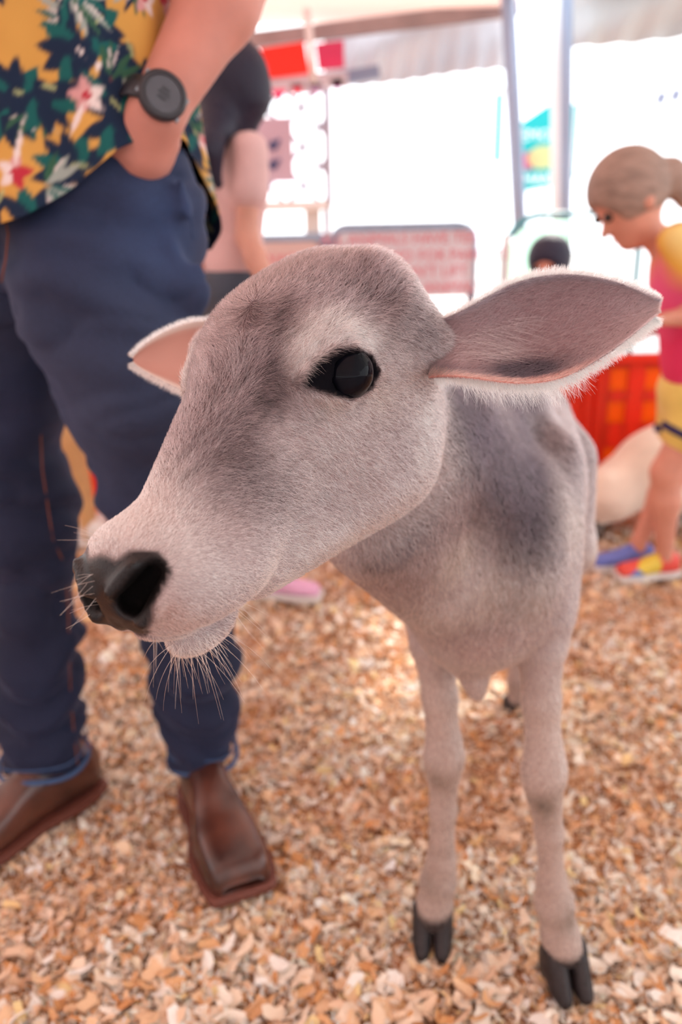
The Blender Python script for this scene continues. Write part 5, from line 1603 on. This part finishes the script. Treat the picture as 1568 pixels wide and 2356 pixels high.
roof(-7, xg0, -5.5, 6.0, eaz + .03, eaz + 1.5, 'ceiling', 'cream tent canopy glowing with daylight', canvas)
roof(xg1, 7, -5.5, 6.0, eaz + .03, eaz + 1.5, 'ceiling_2', 'pale grey tent canopy to the right of the sky gap', canvas2)
roof(xg0 - .02, xg1 + .02, -5.5, 6.0, eaz + .02, eaz + 1.49, 'added_sun_block', 'unseen cream cloth added over the roof gap to block the sun', canvas, vmax=.87)  # added cloth, out of view, keeps direct sun off the calf
def beam(px0, py0, px1, py1, Y, h, label, m, dy=.08):
    a = PY(px0, py0, Y); b = PY(px1, py1, Y); d = unit(b - a); n = np.cross(d, V3(0, 1, 0)); n = n if n[2] > 0 else -n
    q = MB(); q.box((a + b) / 2, (np.linalg.norm(b - a), dy, h), np.stack([d, np.cross(n, d), n]).T)
    o = q.build('eave_beam', m); tag(o, label, 'beam'); return o
beam(300, 128, 1190, 18, 5.9, .085, 'brown-grey eave beam running under the cream canopy', mat('beam_brown', (.30, .22, .22, 1), rough=.7, noise=.15, nscale=6))
def valance(px0, px1, ytop, ybot0, ybot1, Y, label, m, amp=.03, nf=9):
    n_ = 80; V = []; k = 14
    for t in (0, .006):
        for i in range(n_ + 1):
            u = i / n_; px = px0 + (px1 - px0) * u; a = PY(px, ytop + (ytop_d) * u, Y); b = PY(px, ybot0 + (ybot1 - ybot0) * u, Y)
            for j in range(k + 1):
                v = j / k; p = a + (b - a) * v
                p = p + V3(0, amp * v * math.sin(u * nf * 6.28 + 2.5 * v) + amp * 1.4 * math.sin((u * 1.4 + v * 1.0) * 5.2) + t, 0); V.append(p)
    M = (n_ + 1) * (k + 1); F = []
    for i in range(n_):
        for j in range(k):
            a = i * (k + 1) + j; F.append([a, a + 1, a + k + 2, a + k + 1]); F.append([a + M, a + M + k + 1, a + M + k + 2, a + M + 1])
    o = mesh_np('valance', np.array(V), np.array(F), None, m); tag(o, label, 'valance'); return o
ytop_d = -45
vm = mat('valance_white', (.66, .68, .73, 1), rough=.9, trans=.24, bump=.3, bscale=5)
valance(745, 1168, 75, 205, 158, 6.05, 'white cloth valance hanging in loose folds under the eave beam', vm)
ytop_d = -40
valance(1312, 1800, -20, 112, 60, 5.7, 'grey-white cloth valance hanging right of the poles', mat('valance_grey', (.62, .64, .66, 1), rough=.9, trans=.26, bump=.3, bscale=5), nf=6)
# gathered white curtain tied beside the gap
# unseen side and rear tent walls, added to steer daylight and front fill
wm = mat('unseen_wall_cloth', (.84, .78, .76, 1), rough=.9, trans=.42)
for nm, c_, sz in (('unseen_wall_back', (0, -5.5, 1.15), (14, .02, 2.3)), ('unseen_wall_left', (-7, .25, 1.15), (.02, 11.5, 2.3))):
    q = MB(); q.box(c_, sz); o = q.build(nm, wm); tag(o, 'unseen pale tent wall added to shape the light', kind='structure')

# hanging strut
q = MB(); a = PY(705, 20, 5.0); b = PY(722, 190, 5.0); q.tube([a, b], .022, 10); o = q.build('roof_strut', mat('strut_pale', (.72, .62, .62, 1), rough=.5), None, smooth=True); tag(o, 'pale slanting strut hanging in front of the red banners', 'strut')

# ------------------------------------------------------------------ booth at the back left
YL = 6.2
def pbox(px0, py0, px1, py1, Y, th, name, m, parent=None, dz=0):
    a = PY(px0, py0, Y); b = PY(px1, py1, Y); q = MB(); q.box(((a[0] + b[0]) / 2, Y, (a[2] + b[2]) / 2), (abs(b[0] - a[0]), th, abs(a[2] - b[2]))); return q.build(name, m, parent)
booth = empty('game_booth', (PY(650, 500, YL)[0], YL, 0), 'blurred white booth with crossed lattice and counter behind the girl in blush', 'booth')
lil = mat('lattice_lilac', (.36, .32, .40, 1), rough=.6)
l0 = PY(480, 210, YL); l1 = PY(757, 470, YL)
pitch_ = .255; zb_, zt_ = l1[2], PY(600, 215, YL)[2]; hL_ = zt_ - zb_; wL_ = l1[0] - l0[0]
for sgn in (1, -1):
    for i in range(-6, 14):
        xs = l0[0] + i * pitch_
        # clip the diagonal to the rectangle
        t0 = 0; t1 = hL_; xa = xs; 
        lo = 0.0; hi = hL_
        if sgn > 0: lo = max(lo, l0[0] - xs); hi = min(hi, l1[0] - xs)
        else: lo = max(lo, xs - l1[0]); hi = min(hi, xs - l0[0])
        if hi - lo < .05: continue
        p = V3(xs + sgn * lo, YL + .012 * sgn, zb_ + lo); q_ = V3(xs + sgn * hi, YL + .012 * sgn, zb_ + hi)
        q = MB(); d = unit(q_ - p); n = np.cross(d, V3(0, 1, 0)); q.box((p + q_) / 2, (np.linalg.norm(q_ - p), .012, .030), np.stack([d, V3(0, 1, 0), n]).T); q.build('lattice_strip', lil, booth)
q = MB(); q.box((l1[0], YL, (zb_ + zt_) / 2), (.05, .05, hL_ + .05)); q.build('post', lil, booth)
pbox(440, 470, 757, 482, YL, .35, 'counter', mat('counter_white', (.72, .72, .74, 1)), booth)
pbox(700, 482, 738, 540, YL, .03, 'counter_panel', mat('panel_grey', (.62, .62, .64, 1)), booth)
pbox(440, 543, 745, 552, YL, .06, 'skirt_rail', mat('rail_navy', (.08, .16, .32, 1)), booth)
for xx in (l0[0] + .05, l1[0] - .02):
    q = MB(); q.box((xx, YL, zb_ / 2), (.05, .05, zb_)); q.build('leg', lil, booth)
pbox(440, 200, 757, 213, YL, .04, 'header', mat('header_mauve', (.52, .46, .52, 1)), booth)
pos = empty('poster', (PY(640, 350, YL - .06)[0], YL - .06, PY(640, 420, YL)[2]), 'mauve poster with two dark marks on the booth lattice', 'poster')
pbox(575, 272, 676, 418, YL - .06, .006, 'sheet', mat('poster_mauve', (.50, .36, .44, 1), rough=.8), pos)
dk = mat('ink_indigo', (.05, .06, .16, 1))
for py in (335, 380):
    a = PY(628, py, YL - .07); q = MB(); q.tube([a + V3(0, 0, 0), a + V3(0, -.004, 0)], .032, 16); q.build('mark', dk, pos)
    q = MB(); q.tube([a + V3(.02, -.002, .0), a + V3(.045, -.002, .04)], .011, 8); q.build('mark', dk, pos)
# red banners under the eave
for (p0, p1, p2, p3, mm_, lab) in (((596, 112), (700, 95), (712, 168), (620, 180), mat('banner_red', (.90, .06, .04, 1), rough=.7, trans=.45), 'bright red banner panel left of the slanting strut'),
                                 ((724, 100), (790, 92), (792, 155), (732, 162), mat('banner_crimson', (.70, .06, .17, 1), rough=.7, trans=.35), 'crimson banner panel right of the slanting strut')):
    q = MB(); V = [PY(*p, 5.75) for p in (p0, p1, p2, p3)]; q.add(V + [v + V3(0, .01, 0) for v in V], [[0, 3, 2, 1], [4, 5, 6, 7]] + [[i, i + 4, (i + 1) % 4 + 4, (i + 1) % 4] for i in range(4)]); o = q.build('banner', mm_); tag(o, lab, 'banner')
bk = pbox(580, 172, 800, 200, 5.8, .05, 'booth_fascia', mat('fascia_mauve', (.55, .48, .55, 1))); tag(bk, 'mauve fascia strip under the red banners', 'fascia')
db = beam(745, 188, 872, 165, 5.85, .07, 'short blue-grey beam end jutting right of the banners', mat('beam_blue', (.20, .24, .36, 1)))
for px, py, c in ((683, 207, (.85, .10, .16)), (641, 219, (.85, .07, .20)), (775, 195, (.60, .18, .50)), (724, 205, (.5, .3, .5))):
    a = PY(px, py - 14, 5.775); q = MB(); w_ = .05; q.add([a + V3(-w_, 0, 0), a + V3(w_, 0, 0), a + V3(0, 0, -.085), a + V3(-w_, .006, 0), a + V3(w_, .006, 0), a + V3(0, .006, -.085)], [[0, 2, 1], [3, 4, 5], [0, 1, 4, 3], [1, 2, 5, 4], [2, 0, 3, 5]])
    o = q.build('pennant', mat('pennant_%d' % px, (*c, 1), rough=.8)); tag(o, {683: 'larger red pennant under the fascia', 641: 'small red pennant left of the larger one', 775: 'magenta pennant under the beam end', 724: 'dull mauve pennant between the red and magenta ones'}[px], 'pennant')

# ------------------------------------------------------------------ signs out in the sun
YS = 8.0
e_ = empty('food_sign', (PY(1232, 440, YS)[0], YS, 0), 'tall teal menu sign with white lettering and a yellow and red picture between the poles', 'sign')
tealb = mat('sign_teal', (.04, .50, .52, 1), rough=.5, trans=.55); wink = mat('ink_white', (.95, .95, .95, 1), rough=.5)
V = [PY(1196, 285, YS), PY(1270, 235, YS), PY(1268, 428, YS), PY(1196, 442, YS)]
q = MB(); q.add(V + [v + V3(0, .04, 0) for v in V], [[0, 3, 2, 1], [4, 5, 6, 7]] + [[i, i + 4, (i + 1) % 4 + 4, (i + 1) % 4] for i in range(4)]); q.build('board', tealb, e_)
text_mesh('LEMON', .135, PY(1236, 312, YS - .02), wink, e_); text_mesh('SHAKE', .135, PY(1236, 412, YS - .02), wink, e_)
a = PY(1246, 362, YS - .03); q = MB(); q.add([a + V3(.13 * math.cos(t), 0, .10 * math.sin(t)) for t in np.linspace(0, 6.28, 25)[:-1]], [list(range(24))[::-1]]); q.build('picture', mat('pic_yellow', (.80, .70, .35, 1), trans=.4), e_)
a = PY(1216, 370, YS - .025); q = MB(); q.add([a + V3(.07 * math.cos(t), 0, .08 * math.sin(t)) for t in np.linspace(0, 6.28, 25)[:-1]], [list(range(24))[::-1]]); q.build('picture', mat('pic_red', (.70, .15, .28, 1), trans=.4), e_)
for dx in (-.10, .10):
    q = MB(); b_ = PY(1232, 430, YS + .05); q.tube([V3(b_[0] + dx, YS + .06, 0), V3(b_[0] + dx, YS + .06, b_[2])], .015, 8); q.build('leg', whitep, e_)
for (x0_, x1_, y0_, y1_, lab) in ((1140, 1152, 215, 372, 'narrow sky-blue flag sign left of the first pole'), (1306, 1320, 240, 410, 'narrow teal banner right of the second pole')):
    e_ = empty('flag_sign', (PY(x0_, 400, YS)[0], YS, 0), lab, 'sign')
    pbox(x0_, y0_, x1_, y1_, YS, .02, 'cloth', mat('cloth_sky', (.10, .55, .75, 1), trans=.6) if x0_ < 1200 else tealb, e_)
    b_ = PY(x1_, y0_, YS); q = MB(); q.tube([V3(b_[0] + .02, YS, 0), V3(b_[0] + .02, YS, b_[2] + .05)], .014, 8); q.build('staff', whitep, e_)
# white awning trailer far right with two dark marks
e_ = empty('white_stall', (PY(1560, 300, 9.0)[0] + .8, 9.0, 0), 'white stall front with two small dark marks high at the right', 'stall')
q = MB(); a = PY(1490, 120, 9.0); q.box((a[0] + 1.5, 9.1, a[2] / 2), (3.0, .1, a[2])); q.build('wall', mat('stall_white', (.95, .96, .98, 1), trans=.5), e_)
for px, py in ((1519, 226), (1553, 219)):
    a = PY(px, py, 9.03); q = MB(); q.tube([a + V3(-.012, 0, -.05), a + V3(.02, 0, .05)], .035, 10); q.build('mark', dk, e_)
q = MB(); a = PY(1488, 142, 8.6); b = PY(1600, 105, 8.6); q.tube([a, b], .02, 8); q.build('awning_rail', mat('rail_grey', (.5, .55, .62, 1)), e_)
